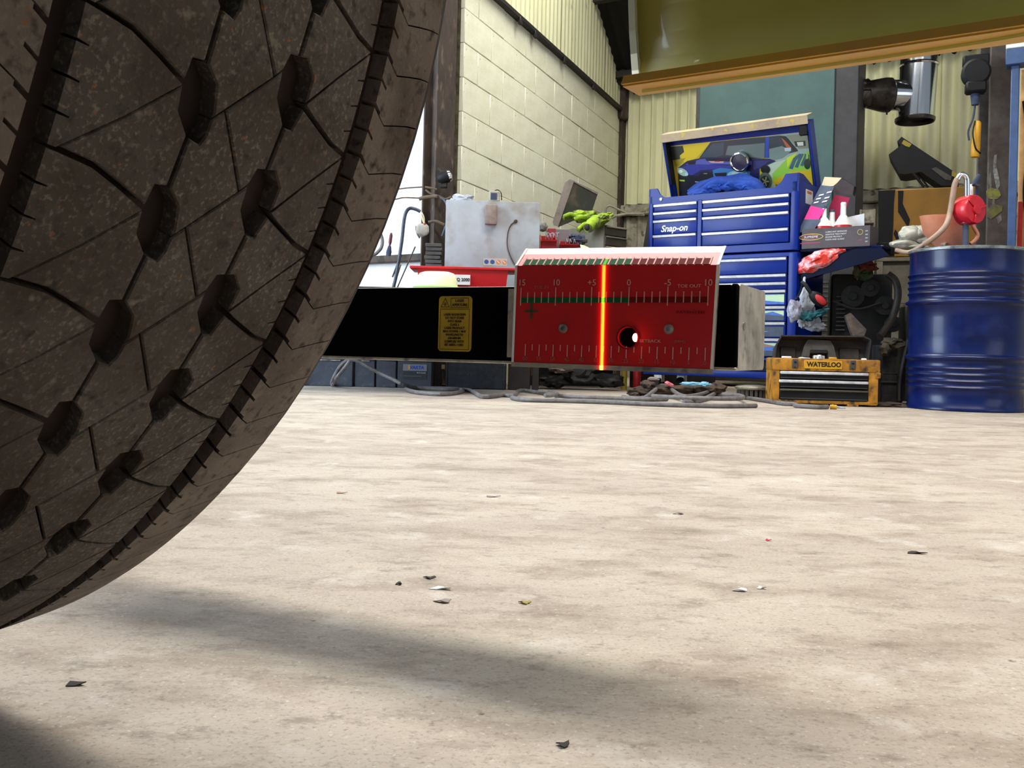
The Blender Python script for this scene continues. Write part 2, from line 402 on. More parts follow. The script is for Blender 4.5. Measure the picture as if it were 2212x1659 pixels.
# back wall: cream corrugated sheets, dark beam above, sill and grey sheets below
FB = Frame(COR.x, COR.y, R(-30.4))
wb = stop('wall_back'); wb.location = (FB.x, FB.y, 0); wb.rotation_euler = (0, 0, FB.yaw)
bt = FB.hit(1337, 200)[1]; bb = 1.93
x = 0.0; k = 0
while x < 6.5:
    mb = corr_sheet(x, x + 0.84, lambda q: bb, lambda q: bt + 0.012 * math.sin(q * 46), 0.14, 0.026, -0.03 - 0.006 * (k % 2), 10, trap=(x < 1.2))
    mb.build('cladding_sheet', M_clad, wb); x += 0.82; k += 1
mb = MB(); mb.box(-0.1, 6.6, 0.03, 0.15, 0, bt + 0.6); mb.build('backing', M_dark, wb)
x = 0.0
while x < 6.5:
    mb = corr_sheet(x, x + 0.84, lambda q: 0.0, lambda q: bb - 0.14, 0.14, 0.02, -0.02, 8, trap=True)
    mb.build('lower_sheet', M_cladlow, wb); x += 0.82
mb = MB(); mb.box(-0.05, 6.6, -0.11, 0.02, bb - 0.13, bb - 0.015, 0.01); mb.build('sill_rail', M_cladlow, wb)
mb = MB()
for (ax_, az) in ((0.72, 2.33), (0.72, 2.66)): mb.box(ax_ - 0.13, ax_ + 0.13, -0.062, -0.056, az - 0.004, az + 0.004)
mb.build('old_fixing_lines', M_joint, wb)
# eave beam and corner post
mb = MB(); mb.box(-0.06, 6.6, -0.30, -0.06, bt + 0.02, bt + 0.26, 0.01); mb.box(-0.06, 6.6, -0.34, 0.0, bt + 0.26, bt + 0.30, 0.005)
o = tag(mb.build('trim_1', M_dark), kind='structure'); o.location = (FB.x, FB.y, 0); o.rotation_euler = (0, 0, FB.yaw)
mb = MB(); mb.box(0.0, 0.055, -0.12, 0.0, 0, bt + 0.05, 0.004); mb.box(-0.03, 0.10, -0.18, -0.02, ZB - 0.10, bt + 0.35, 0.02)
o = tag(mb.build('trim_2', M_steelcol), kind='structure'); o.location = (FB.x, FB.y, 0); o.rotation_euler = (0, 0, FB.yaw)
# roof: dark corrugated slope rising from the eave towards the viewer
E0 = FB.world((-0.6, 0.3, bt + 0.32)); ex = FB.world((7.4, 0.3, bt + 0.32)) - E0
up_ = (FL.world((g1[0], 0, g1[1])) - FL.world((g0[0], 0, g0[1]))); up_.normalize()
rf = stop('ceiling')
mb = MB(); n = 120; A = []; B = []
nrm = ex.normalized().cross(up_).normalized()
base = FL.world((g0[0], 0.25, g0[1] + 0.02)) - up_ * 0.9 - ex.normalized() * 0.4
for i in range(n + 1):
    t = i / n * 8.0; off = nrm * (0.02 * math.sin(t / 0.15 * 2 * math.pi) + 0.02)
    A.append(mb._v(base + ex.normalized() * t + off)); B.append(mb._v(base + ex.normalized() * t + up_ * 4.5 + off))
for i in range(n): mb.face([A[i], A[i + 1], B[i + 1], B[i]])
mb.build('roof_sheet', M_roof, rf)
for j in range(4):
    mb = MB(); q = base + up_ * (0.9 + j * 1.0) + ex.normalized() * 0.3 - Vector((0, 0, 0.10)); mb.tube([q, q + ex.normalized() * 7], 0.05, 4); mb.build('purlin', M_dark, rf)

# white wall of the bay on the left of the brown column
FW = Frame(P(918, 700, 6.95).x, 6.95, R(-36))
ww = stop('wall_front'); ww.location = (FW.x, FW.y, 0); ww.rotation_euler = (0, 0, FW.yaw)
lz = FW.hit(880, 558)[1]
mb = MB(); mb.box(-7.0, 0.16, 0.02, 0.12, 0, 4.4); mb.build('backing', M_joint, ww)
mb = MB(); mb.box(-7.0, 0.14, 0, 0.05, lz + 0.02, 4.4); mb.build('upper_render', M_wwhite, ww)
mb = MB(); mb.box(-7.0, 0.14, -0.02, 0.05, 0, lz - 0.02); mb.build('lower_render', M_wwhite, ww)
mb = MB(); mb.box(-7.0, 0.13, -0.09, 0.0, lz - 0.035, lz + 0.02, 0.006); mb.build('ledge', M_steelcol, ww)

# brown steel column
def i_beam(name, X, Y, wd, dp, h, m, yaw, label):
    t = thing(name, label, 'column', loc=(X, Y, 0), yaw=yaw)
    mb = MB(); mb.box(-wd / 2, wd / 2, -dp / 2, -dp / 2 + 0.018, 0, h, 0.003); mb.build('flange', m, t)
    mb = MB(); mb.box(-wd / 2, wd / 2, dp / 2 - 0.018, dp / 2, 0, h, 0.003); mb.build('flange', m, t)
    mb = MB(); mb.box(-0.012, 0.012, -dp / 2 + 0.018, dp / 2 - 0.018, 0, h); mb.build('web', m, t)
    mb = MB(); mb.box(-wd / 2 - 0.04, wd / 2 + 0.04, -dp / 2 - 0.04, dp / 2 + 0.04, 0, 0.02, 0.003); mb.build('base_plate', m, t)
    return t
c = P(944, 430, 6.72)
cl = i_beam('steel_column', c.x, 6.72, 0.15, 0.17, 5.2, M_steelcol, R(38), 'tall rusty brown steel column between the white wall and the cream block wall')
mb = MB(); mb.tube([(0.085, -0.05, 0.0), (0.085, -0.05, 5.2)], 0.016, 8); mb.build('conduit', M_steelcol, cl)

# ================================================================ THE TRUCK: tyre, yellow side panel, underbody
TC = Vector((-0.56705, 0.64841, 0.5537)); TR_ = 0.5254; FWY = R(-26.67)
FT = Frame(TC.x, TC.y, FWY, TC.z - TR_)
tk0 = thing('truck', 'yellow truck over the viewer, seen as a big dusty tyre and a glossy body panel', 'truck', FT)
def revolve(mb, prof, n=118):
    rings = []
    for a, r in prof: rings.append([mb._v((r * math.cos(2 * math.pi * k / n), a, r * math.sin(2 * math.pi * k / n) + TR_)) for k in range(n)])
    for A, B in zip(rings, rings[1:]):
        for k in range(n): mb.face([A[k], A[(k + 1) % n], B[(k + 1) % n], B[k]])
def drop(a):
    a = abs(a); d = 0.0053 * (a / 0.145) ** 2.5
    if a > 0.143: d += (a - 0.143) ** 2 * 110
    return d
DEPTH = 0.010
mb = MB()
revolve(mb, [(a, TR_ - drop(a) - DEPTH + 0.0005) for a in [-0.152 + 0.304 * i / 20 for i in range(21)]]); ty = mb.build('tyre', M_rubgr, tk0, sharp=60)
ty['label'] = 'big dusty truck tyre with worn brown-grey block tread'
DP = 2 * math.pi / 59; PH0 = -0.3179; KA = 1.4e-3; KS = DP * TR_
def drop(a):
    a = abs(a); d = 0.0053 * (a / 0.145) ** 2.5
    if a > 0.143: d += (a - 0.143) ** 2 * 110
    return d
def tp(a, s, dep=0.0):
    r = TR_ - drop(a) - dep; ph = PH0 - s / TR_
    return (r * math.cos(ph), a, r * math.sin(ph) + TR_)
def inset(poly, d):
    n = len(poly); out = []
    ar = sum(poly[i][0] * poly[(i + 1) % n][1] - poly[(i + 1) % n][0] * poly[i][1] for i in range(n))
    sg = 1 if ar > 0 else -1
    dd = d if isinstance(d, (list, tuple)) else [d] * n
    for i in range(n):
        p0, p1, p2 = Vector(poly[i - 1]), Vector(poly[i]), Vector(poly[(i + 1) % n])
        e0 = (p1 - p0).normalized(); e1 = (p2 - p1).normalized()
        n0 = Vector((-e0.y, e0.x)) * sg; n1 = Vector((-e1.y, e1.x)) * sg
        a0, a1 = dd[i - 1], dd[i]
        den = e0.x * e1.y - e0.y * e1.x
        q0 = p1 + n0 * a0; q1 = p1 + n1 * a1
        if abs(den) < 0.05: q = (q0 + q1) / 2
        else:
            t = ((q1.x - q0.x) * e1.y - (q1.y - q0.y) * e1.x) / den; q = q0 + e0 * t
            if (q - p1).length > 3.0 * max(a0, a1, 1e-6): q = p1 + (q - p1).normalized() * 3.0 * max(a0, a1)
        out.append((q.x, q.y))
    return out
BLK = {
 'tread_block_left_wide': ([(-61, -.07), (-56, -.05), (-45, 0), (-34.5, .11), (-23, .245), (-40, .60), (-58, .94), (-61, .93)], [1.2, 1.2, 1.2, 1.2, .32, .32, .32, .5]),
 'l2': ([(-23, .255), (-22, .45), (-16, .62), (-17, 1.04), (-22, 1.05), (-23, 1.24), (-34.5, 1.11), (-45, 1.0), (-58, .94), (-40, .60)], [.5, .5, 1.0, .5, .5, 1.2, 1.2, 1.2, .32, .32]),
 'm1': ([(-9.3, .45), (-4.5, .34), (12.5, .955), (-9.3, 1.45), (-9, 1.38), (-11, 1.18), (-17, 1.04), (-16, .62), (-11, .65), (-9.5, .57)], [.32, .5, .32, .4, .4, .4, 1.0, .4, .4, .4]),
 'm2': ([(-4.5, .34), (15.8, -.12), (16.4, .1), (22, .28), (23, .32), (21.5, .72), (17.5, .73), (15.7, .87), (12.5, .955)], [.32, .4, .4, .4, 1.0, .4, .4, .32, .5]),
 'r1': ([(30, .10), (36, .17), (50, .33), (59, .39), (59, .425), (44, .75), (30.2, 1.08), (30.4, .84), (25.5, .71), (21.5, .72), (23, .32), (27, .32), (29.5, .13)], [1.2, 1.2, 1.2, .5, .32, .32, .4, .4, .4, 1.0, .4, .4, .4]),
 'r2': ([(59, .425), (59, 1.39), (50, 1.33), (36, 1.17), (30.2, 1.09), (44, .75)], [.5, 1.2, 1.2, 1.2, .32, .32]),
}
NOTCH = {'tread_block_left_wide': (-61, (.2, .45, .7)), 'r2': (59, (.68, .92, 1.16))}
DEPTH = 0.010
def scaled(p): return (p[0] * KA, p[1] * KS)
def block_bm(mb, key, s0=0.0):
    poly, ins = BLK[key]
    q = inset([scaled(p) for p in poly], [i * 1e-3 for i in ins])
    if key in NOTCH:
        aa, phs = NOTCH[key]; aa *= KA; new = []; n = len(q)
        for i in range(n):
            p, p2 = q[i], q[(i + 1) % n]; new.append(p)
            if abs(p[0] - p2[0]) < 0.002 and abs(p[0] - aa) < 0.002:
                ss = sorted([f_ * KS for f_ in phs if min(p[1], p2[1]) < f_ * KS < max(p[1], p2[1])], reverse=p2[1] < p[1])
                dr = 1 if p2[1] > p[1] else -1; inn = -0.0055 if aa > 0 else 0.0055
                for c0 in ss:
                    new += [(p[0], c0 - dr * 0.0006), (p[0] + inn, c0 - dr * 0.0002 + 0.001), (p[0] + inn, c0 + dr * 0.0005 + 0.001), (p[0], c0 + dr * 0.0006)]
        q = new
    bev = 0.0007
    top = inset(q, bev) if key not in NOTCH else q
    A = [mb._v(tp(a, s + s0, 0.0 if key in NOTCH else 0)) for a, s in top]
    B = [mb._v(tp(a, s + s0, 0.0009 if key not in NOTCH else 0.0004)) for a, s in q]
    C_ = [mb._v(tp(a, s + s0, DEPTH)) for a, s in q]
    mb.face(A)
    n = len(q)
    for i in range(n):
        j = (i + 1) % n
        mb.face([A[i], A[j], B[j], B[i]]); mb.face([B[i], B[j], C_[j], C_[i]])
def shoulder_bm(mb, side, s0=0.0):
    L_ = [(69.5, -.14), (74, -.07), (79, 0), (88, -.045), (96, -.08), (101, -.09), (104, -.095), (107, -.10), (110, -.105)]
    rows = []
    for a, ph in L_:
        a2 = a * KA; lo = ph * KS + 0.0004; hi = (ph + .5) * KS - 0.0004
        if side < 0: rows.append([(-a2, -lo), (-a2, -(lo + hi) / 2), (-a2, -hi)])
        else: rows.append([(a2, lo), (a2, (lo + hi) / 2), (a2, hi)])
    V = [[mb._v(tp(a, s + s0)) for a, s in r] for r in rows]
    W_ = [[mb._v(tp(a, s + s0, DEPTH)) for a, s in r] for r in rows]
    m = len(rows)
    for i in range(1, m - 1):
        for j in range(2): mb.face([V[i][j], V[i + 1][j], V[i + 1][j + 1], V[i][j + 1]])
    # ticks: the inner strip is two short teeth with slits between
    for j in range(2):
        for (f0, f1) in ((0.0, 0.86),) :
            p = rows[0][j]; q = rows[0][j + 1]; r2 = rows[1][j]; r3 = rows[1][j + 1]
            lerp = lambda u, v, t: (u[0] + (v[0] - u[0]) * t, u[1] + (v[1] - u[1]) * t)
            pts = [lerp(p, q, f0), lerp(p, q, f1), lerp(r2, r3, f1), lerp(r2, r3, f0)]
            T_ = [mb._v(tp(a, s + s0)) for a, s in pts]; U_ = [mb._v(tp(a, s + s0, DEPTH)) for a, s in pts]
            mb.face(T_)
            for i in range(4): mb.face([T_[i], T_[(i + 1) % 4], U_[(i + 1) % 4], U_[i]])
    for i in range(1, m - 1):
        for j in (0, 2): mb.face([V[i][j], V[i + 1][j], W_[i + 1][j], W_[i][j]])
    for j in range(2):
        mb.face([V[1][j], V[1][j + 1], W_[1][j + 1], W_[1][j]]); mb.face([V[m - 1][j], V[m - 1][j + 1], W_[m - 1][j + 1], W_[m - 1][j]])
K0, K1 = -8, 12
rotY = lambda k: Matrix.Translation((0, 0, TR_)) @ Matrix.Rotation(DP * k, 4, 'Y') @ Matrix.Translation((0, 0, -TR_))
for key in BLK:
    mb = MB(); block_bm(mb, key); p0 = mb.build('tread_block', M_rub, ty, sharp=30)
    for k in range(K0, K1 + 1):
        o = p0 if k == 0 else p0.copy()
        if k: col.objects.link(o); o.parent = ty
        o.matrix_local = rotY(k)
for side in (-1, 1):
    for h in (0, 1):
        mb = MB(); shoulder_bm(mb, side, h * KS * 0.5 * side); p0 = mb.build('shoulder_block', M_rubsh, ty, sharp=30)
        for k in range(K0, K1 + 1):
            if side < 0 and (h or k % 1): pass
            o = p0 if k == 0 else p0.copy()
            if k: col.objects.link(o); o.parent = ty
            o.matrix_local = rotY(k)
mb = MB()
for k in range(K1 + 1, 59 + K0):
    for key in BLK: block_bm(mb, key, k * KS)
    for side in (-1, 1):
        for h in (0, 1): shoulder_bm(mb, side, k * KS + h * KS * 0.5 * side)
o = mb.build('tread_blocks', M_rub, ty, sharp=30); o['kind'] = 'stuff'; o['label'] = 'rest of the block tread round the back of the tyre'
# bulging sidewalls down to the bead
for sd in (-1, 1):
    mb = MB(); revolve(mb, [(sd * a, r) for a, r in ((.1485, TR_ - .0085), (.1535, TR_ - .010), (.156, TR_ - .018), (.158, TR_ - .04), (.166, TR_ - .09), (.168, TR_ - .14), (.155, TR_ - .20), (.130, TR_ - .235), (.118, TR_ - .242))])
    o = mb.build('sidewall', M_rubsd, ty, sharp=60)
mb = MB(); revolve(mb, [(-.120, TR_ - .235), (-.125, TR_ - .25), (-.08, TR_ - .27), (.07, TR_ - .27), (.125, TR_ - .25), (.12, TR_ - .235)], 64)
revolve(mb, [(.05, .27), (.055, .20), (.02, .14), (.02, .001)], 64); mb.build('wheel_rim', M_screw, ty, sharp=60)
# turnplate below the wheel
tpz = TC.z - TR_
t = thing('turnplate', 'round steel turnplate on the floor under the truck tyre', 'turnplate', Frame(TC.x, TC.y, FWY, 0))
mb = MB(); mb.lathe([(0.165, 0), (0.165, tpz * 0.5)], 40); mb.build('base_plate', M_column2, t)
mb = MB(); mb.lathe([(0.15, tpz * 0.5), (0.15, tpz - 0.001)], 40); mb.build('turning_disc', M_screw, t)

# yellow body panel of the truck, hanging above the gauge
FP = Frame(P(1370, 185, .66).x, .66, R(-33))
pb = [FP.hit(1385, 188), FP.hit(2212, 60)]
zb = FP.hit(1385, 188)[1]
tb = None; FPL = Matrix.Translation((-FT.x, -FT.y, -FT.z)); RF = Matrix.Rotation(-FT.yaw, 4, 'Z') @ FPL @ Matrix.Translation((FP.x, FP.y, 0)) @ Matrix.Rotation(FP.yaw, 4, 'Z')
e1 = FP.hit(1386, 185)[0]
def ysk(d): return 0.05 - 0.05 * math.exp(-d / 0.02) + 0.03 * math.sin(min(1, d / 0.3) * 2.4)
def xle(d):
    py = 186 - 186 * min(1.4, d / 0.075); q = FP.hit(1386 - 12 * min(1, (186 - py) / 186), py, ysk(d)); return q[0]
mb = MB(); nx, nz_ = 30, 14; ln = 1.6; V = []
for i in range(nx + 1):
    rr = []
    for j in range(nz_ + 1):
        z = zb + 0.42 * (j / nz_) ** 1.6
        xl = xle(z - zb)
        x = xl + (ln - xl) * (i / nx)
        d = (z - zb)
        y = 0.05 - 0.05 * math.exp(-d / 0.02) + 0.03 * math.sin(min(1, d / 0.3) * 2.4) - 0.022 * math.exp(-((x - 0.36) / 0.10) ** 2) * math.exp(-d / 0.06)
        rr.append(mb._v((x, y, z)))
    V.append(rr)
for i in range(nx):
    for j in range(nz_): mb.face([V[i][j], V[i + 1][j], V[i + 1][j + 1], V[i][j + 1]])
o = mb.build('yellow_side_panel', M_bodyyel, tk0, sharp=60); o.matrix_local = RF; tb = o; o['label'] = 'glossy yellow body panel with a folded lower lip'; sm = o.modifiers.new('thickness', 'SOLIDIFY'); sm.thickness = 0.004; sm.offset = 1
mb = MB()
mb.prism([(e1 - 0.008, zb - 0.002), (e1 - 0.006, zb + 0.004), (ln, zb + 0.004), (ln, zb - 0.002)], -0.013, 0.013)
mb.prism([(e1 - 0.008, zb - 0.001), (e1 - 0.006, zb + 0.0045), (ln, zb + 0.0045), (ln, zb - 0.001)], -0.016, -0.012)
mb.build('lower_lip', M_bodylip, tb)
mb = MB(); A = []
for j in range(nz_ + 1):
    z = zb + 0.006 + 0.414 * (j / nz_) ** 1.6
    d = z - zb; xl = xle(d)
    y = 0.05 - 0.05 * math.exp(-d / 0.02) + 0.03 * math.sin(min(1, d / 0.3) * 2.4)
    A.append(((xl - 0.0045, y - 0.004, z), (xl + 0.001, y - 0.004, z), (xl + 0.001, y + 0.012, z), (xl - 0.0045, y + 0.012, z)))
for p, q in zip(A, A[1:]):
    P4 = [mb._v(v) for v in p]; Q4 = [mb._v(v) for v in q]
    for i in range(4): mb.face([P4[i], P4[(i + 1) % 4], Q4[(i + 1) % 4], Q4[i]])
mb.build('end_flange', M_bodyedge_lit, tb, sharp=60)
# underside of the truck above camera and wheel
UZ = TC.z - TR_
mb = MB(); mb.box(-3.0, 0.62, -2.6, 0.20, 1.12 - UZ, 1.5 - UZ, 0.02); mb.build('chassis_floor', M_under, tk0)
mb = MB(); mb.box(0.62, 2.2, -2.6, 0.20, 0.98 - UZ, 1.4 - UZ, 0.02); mb.build('front_floor', M_under, tk0)
mb = MB(); mb.box(-3.0, 2.0, -0.62, -0.50, 0.80 - UZ, 1.12 - UZ, 0.01); mb.build('chassis_rail', M_under, tk0)

# ================================================================ THE GAUGE
FG = Frame(.0768, .803, R(-26.7))
g = thing('alignment_gauge', 'black laser wheel-alignment beam with a red scale board and yellow warning label', 'gauge', FG)
BD = 0.102
mb = MB(); mb.box(-0.56, 0.1075, 0.0, 0.004, 0.2585, 0.3245, 0.0006); mb.build('black_face', M_barblack, g)
mb = MB()   # hollow box section with rounded corners
def rrect(y0, y1, z0, z1, r, n=5):
    out = []
    for cx_, cz, a0 in ((y1 - r, z1 - r, 0), (y0 + r, z1 - r, 90), (y0 + r, z0 + r, 180), (y1 - r, z0 + r, 270)):
        for k in range(n + 1):
            a = R(a0 + 90 * k / n); out.append((cx_ + r * math.cos(a), cz + r * math.sin(a)))
    return out
mb.prism(rrect(0.0042, BD, 0.2560, 0.3255, 0.006), -0.56, 0.1134, plane='yz')
mb.box(-0.56, 0.1134, -0.001, 0.008, 0.2560, 0.2586, 0.0008); mb.build('housing', M_baralu, g)
mb = MB(); mb.box(0.1075, 0.1134, -0.0005, 0.006, 0.2586, 0.3253, 0.0015); mb.build('end_edge', M_barblack, g)
mb = MB(); mb.T = Matrix.Translation((0.1136, 0.022, 0.292)) @ Matrix.Rotation(R(90), 4, 'Y'); mb.lathe([(0.0035, -0.0005), (0.0035, 0.0005)], 14); mb.build('end_screw', M_screw, g)
mb = MB(); mb.box(-0.545, -0.465, 0.01, 0.05, 0.325, 0.60, 0.004); mb.T = Matrix.Translation((-0.506, 0, 0.5537)) @ Matrix.Rotation(R(90), 4, 'X')
mb.lathe([(0.03, -0.05), (0.03, 0.24), (0.09, 0.25), (0.09, 0.275)], 24); mb.build('hub_clamp', M_baralu, g)
# board
TB = -0.012
def GL(px, py, yl=TB): return FG.hit(px, py, yl)
bx0, bx1, bz0, bz1 = -0.0878, 0.0925, 0.2592, 0.3420
bd = thing('scale_board', None, None); bd.parent = g
bd = None
bpy.data.objects.remove(bpy.data.objects['scale_board'])
FG2 = Frame(FG.x, FG.y, FG.yaw)
# measured corners on the board plane
c00 = GL(1105, 783); c10 = GL(1540, 799); c11 = GL(1554, 572); c01 = GL(1113, 574)
def bl(u, v):   # board coordinates 0..1 to local
    x = (c00[0] * (1 - u) + c10[0] * u) * (1 - v) + (c01[0] * (1 - u) + c11[0] * u) * v
    z = (c00[1] * (1 - u) + c10[1] * u) * (1 - v) + (c01[1] * (1 - u) + c11[1] * u) * v
    return x, z
def pb2(px, py, y=TB - 0.0004):
    a, b = GL(px, py, TB); return Vector((a, y, b))
hole = GL(1356, 729); HR = 0.0086
mb = MB()   # board face with a round hole
n = 40; ring = [mb._v((hole[0] + HR * math.cos(2 * math.pi * k / n), TB, hole[1] + HR * math.sin(2 * math.pi * k / n))) for k in range(n)]
ringb = [mb._v((hole[0] + HR * math.cos(2 * math.pi * k / n), TB + 0.003, hole[1] + HR * math.sin(2 * math.pi * k / n))) for k in range(n)]
ins_ = 0.004
def edgept(k):
    a = 2 * math.pi * k / n; dx, dz = math.cos(a), math.sin(a); best = 9
    X0, Z0 = hole; 
    quad = [bl(0, 0), bl(1, 0), bl(1, 1), bl(0, 1)]
    for i in range(4):
        p, q = quad[i], quad[(i + 1) % 4]; ex_, ez = q[0] - p[0], q[1] - p[1]
        den = dx * ez - dz * ex_
        if abs(den) < 1e-9: continue
        t = ((p[0] - X0) * ez - (p[1] - Z0) * ex_) / den; u = ((p[0] - X0) * dz - (p[1] - Z0) * dx) / den
        if t > 0 and -1e-6 <= u <= 1 + 1e-6 and t < best: best = t
    return (X0 + dx * best, Z0 + dz * best)
outr = [mb._v((edgept(k)[0], TB, edgept(k)[1])) for k in range(n)]
cor = {}
for ci, (u, v) in enumerate(((0, 0), (1, 0), (1, 1), (0, 1))):
    x, z = bl(u, v); a = math.atan2(z - hole[1], x - hole[0]) % (2 * math.pi); cor[int(a / (2 * math.pi / n))] = mb._v((x, TB, z))
for k in range(n):
    k2 = (k + 1) % n
    if k in cor: mb.face([ring[k], outr[k], cor[k], outr[k2], ring[k2]])
    else: mb.face([ring[k], outr[k], outr[k2], ring[k2]])
    mb.face([ring[k], ring[k2], ringb[k2], ringb[k]])
# bent-back top strip
SD, SH = 0.0205, 0.0170
fold = [bl(0, 1), bl(1, 1)]
def st(u, t):  # point on the strip
    return Vector((fold[0][0] + (fold[1][0] - fold[0][0]) * u, TB + SD * t, fold[0][1] + (fold[1][1] - fold[0][1]) * u + SH * t))
mb.poly([st(0, 0), st(1, 0), st(1, .66), st(0, .66)])
board = mb.build('scale_board', M_red, g, sharp=25)
mb = MB(); mb.poly([st(0, .66), st(1, .66), st(1, 1), st(0, 1)])
for u in (0, 1):
    e = 0.0022 if u == 0 else -0.0022
    x0, z0 = bl(u, 0); x1, z1 = bl(u, 1)
    mb.poly([(x0, TB - .0003, z0), (x1, TB - .0003, z1), (x1 + e, TB - .0003, z1), (x0 + e, TB - .0003, z0)])
    q = Vector((e, -.0002, .0003)); mb.poly([st(u, 0) + Vector((0, -.0002, .0003)), st(u, 1) + Vector((0, -.0002, .0003)), st(u, 1) + q, st(u, 0) + q])
mb.build('white_border', M_white, board)
mb = MB()
for i in range(4):
    p = [bl(0, 0), bl(1, 0), bl(1, 1), bl(0, 1)][i]; q = [bl(0, 0), bl(1, 0), bl(1, 1), bl(0, 1)][(i + 1) % 4]
    if i == 2: continue
    mb.poly([(p[0], TB, p[1]), (q[0], TB, q[1]), (q[0], TB + .003, q[1]), (p[0], TB + .003, p[1])])
p, q = bl(0, 0), bl(1, 0)
mb.poly([(p[0], TB - .0006, p[1] - .0035), (q[0], TB - .0006, q[1] - .0035), (q[0], TB - .0006, q[1] + .0004), (p[0], TB - .0006, p[1] + .0004)])
mb.poly([(p[0], TB - .0006, p[1] - .0035), (q[0], TB - .0006, q[1] - .0035), (q[0], 0.002, q[1] - .0035), (p[0], 0.002, p[1] - .0035)])
mb.box(-0.0865, hole[0] - HR - .003, TB + .0032, 0.0, 0.262, 0.322); mb.box(hole[0] + HR + .003, 0.091, TB + .0032, 0.0, 0.262, 0.322)
mb.build('mounting_plate', M_baralu, board)
# scale marks
Z0_ = GL(1359, 648)[1]
X15, X10 = GL(1125.5, 648)[0], GL(1529.5, 648)[0]; dxu = (X10 - X15) / 25
lean = (c01[0] - c00[0]) / (c01[1] - c00[1])
def tick(mb, x, z0, z1, w_=0.0007, y=TB - 0.0006):
    zc = 0.3126; a = x + lean * (z0 - zc); b = x + lean * (z1 - zc)
    mb.poly([(a - w_ / 2, y, z0), (a + w_ / 2, y, z0), (b + w_ / 2, y, z1), (b - w_ / 2, y, z1)])
gz0, gz1 = Z0_ - 0.0022, Z0_ + 0.0023
mb = MB(); mb.poly([(X15, TB - .0004, gz0), (X15 + 15 * dxu, TB - .0004, gz0), (X15 + 15 * dxu, TB - .0004, gz1), (X15, TB - .0004, gz1)])
for i in range(15):
    u0 = (X15 + i * dxu + .0009 - fold[0][0] + lean * .03) / (fold[1][0] - fold[0][0]); u1 = (X15 + (i + 1) * dxu - .0002 - fold[0][0] + lean * .03) / (fold[1][0] - fold[0][0])
    mb.poly([st(u0, .02) + Vector((0, -.0003, .0003)), st(u1, .02) + Vector((0, -.0003, .0003)), st(u1, .34) + Vector((0, -.0003, .0003)), st(u0, .34) + Vector((0, -.0003, .0003))])
mb.build('green_band', M_green, board)
mb = MB(); mb.poly([(X15 + 15 * dxu, TB - .0004, gz0), (X10, TB - .0004, gz0), (X10, TB - .0004, gz1), (X15 + 15 * dxu, TB - .0004, gz1)])
for i in range(15, 25):
    u0 = (X15 + i * dxu + .0009 - fold[0][0] + lean * .03) / (fold[1][0] - fold[0][0]); u1 = (X15 + (i + 1) * dxu - .0002 - fold[0][0] + lean * .03) / (fold[1][0] - fold[0][0])
    mb.poly([st(u0, .02) + Vector((0, -.0003, .0003)), st(u1, .02) + Vector((0, -.0003, .0003)), st(u1, .34) + Vector((0, -.0003, .0003)), st(u0, .34) + Vector((0, -.0003, .0003))])
mb.build('dark_red_band', M_reddk, board)
mb = MB()
for i in range(26):
    x = X15 + i * dxu; big = (i % 5 == 0)
    tick(mb, x, gz0 - (0.0025 if big else 0), gz1 + (0.0085 if big else 0.0045), 0.00085)
    u = (x - fold[0][0] + lean * .03) / (fold[1][0] - fold[0][0]); w2 = .0006 / (fold[1][0] - fold[0][0])
    q = Vector((0, -.0004, .0004)); mb.poly([st(u - w2, .02) + q, st(u + w2, .02) + q, st(u + w2, .45) + q, st(u - w2, .45) + q])
mb.build('scale_marks', M_mark, board)
mb = MB()
XL, XR = GL(1135, 765)[0], GL(1523.5, 770)[0]; zt = GL(1135, 752)[1]
for i in range(25):
    x = XL + (XR - XL) * i / 24 - lean * (0.267 - 0.3126)
    tick(mb, x, 0.2645 - .0008 if i % 2 == 0 else 0.2685, 0.2737, 0.0008)
mb.build('scale_marks', M_mark, board)
def gtext(s_, px, py, size, m=M_mark, sx=1.0):
    a, b = GL(px, py); return text('lettering', s_, size, m, board, (a, TB - .0006, b), rot=(R(90), R(-lean * 57 * 0), 0), ext=0.0001, sx=sx)
for s_, px in (('15', 1128), ('10', 1202), ('+5', 1279), ('0', 1359), ('-5', 1443), ('10', 1530)): gtext(s_, px, 611, 0.0074)
gtext('TOE IN', 1170, 621, 0.0036, M_markfaint, 1.2); gtext('TOE OUT', 1489, 618, 0.0036, M_mark, 1.25)
gtext('SETBACK', 1405, 737, 0.0035, M_mark, 1.25); gtext('(MM)', 1468, 738, 0.0032, M_markfaint, 1.4)
gtext('PATENTED', 1492, 675, 0.003, M_reddk, 1.6)
for i in range(13):
    x = XL + (XR - XL) * i / 12
    text('lettering', str(60 - 5 * i), 0.0046, M_markfaint, board, (x - .0002, TB - .0006, 0.2615), ext=0.0001)
mb = MB(); cx_, cz_ = GL(1148, 672)
for (w_, h_) in ((0.0064, 0.0009), (0.0009, 0.0070)):
    mb.poly([(cx_ - w_, TB - .0005, cz_ - h_), (cx_ + w_, TB - .0005, cz_ - h_), (cx_ + w_, TB - .0005, cz_ + h_), (cx_ - w_, TB - .0005, cz_ + h_)])
mb.build('green_cross', M_greencross, board)
for px, py in ((1217, 709), (1445, 711)):
    a, b = GL(px, py)
    mb = MB(); mb.T = Matrix.Translation((a, TB, b)) @ Matrix.Rotation(R(90), 4, 'X')
    mb.lathe([(0.0042, 0), (0.0042, 0.0006), (0.0034, 0.0018), (0.0016, 0.0022), (0.0015, 0.0012), (0.0002, 0.0012)], 20); mb.build('screw', M_screw, board)
mb = MB(); mb.T = Matrix.Translation((hole[0], TB, hole[1])) @ Matrix.Rotation(R(90), 4, 'X')
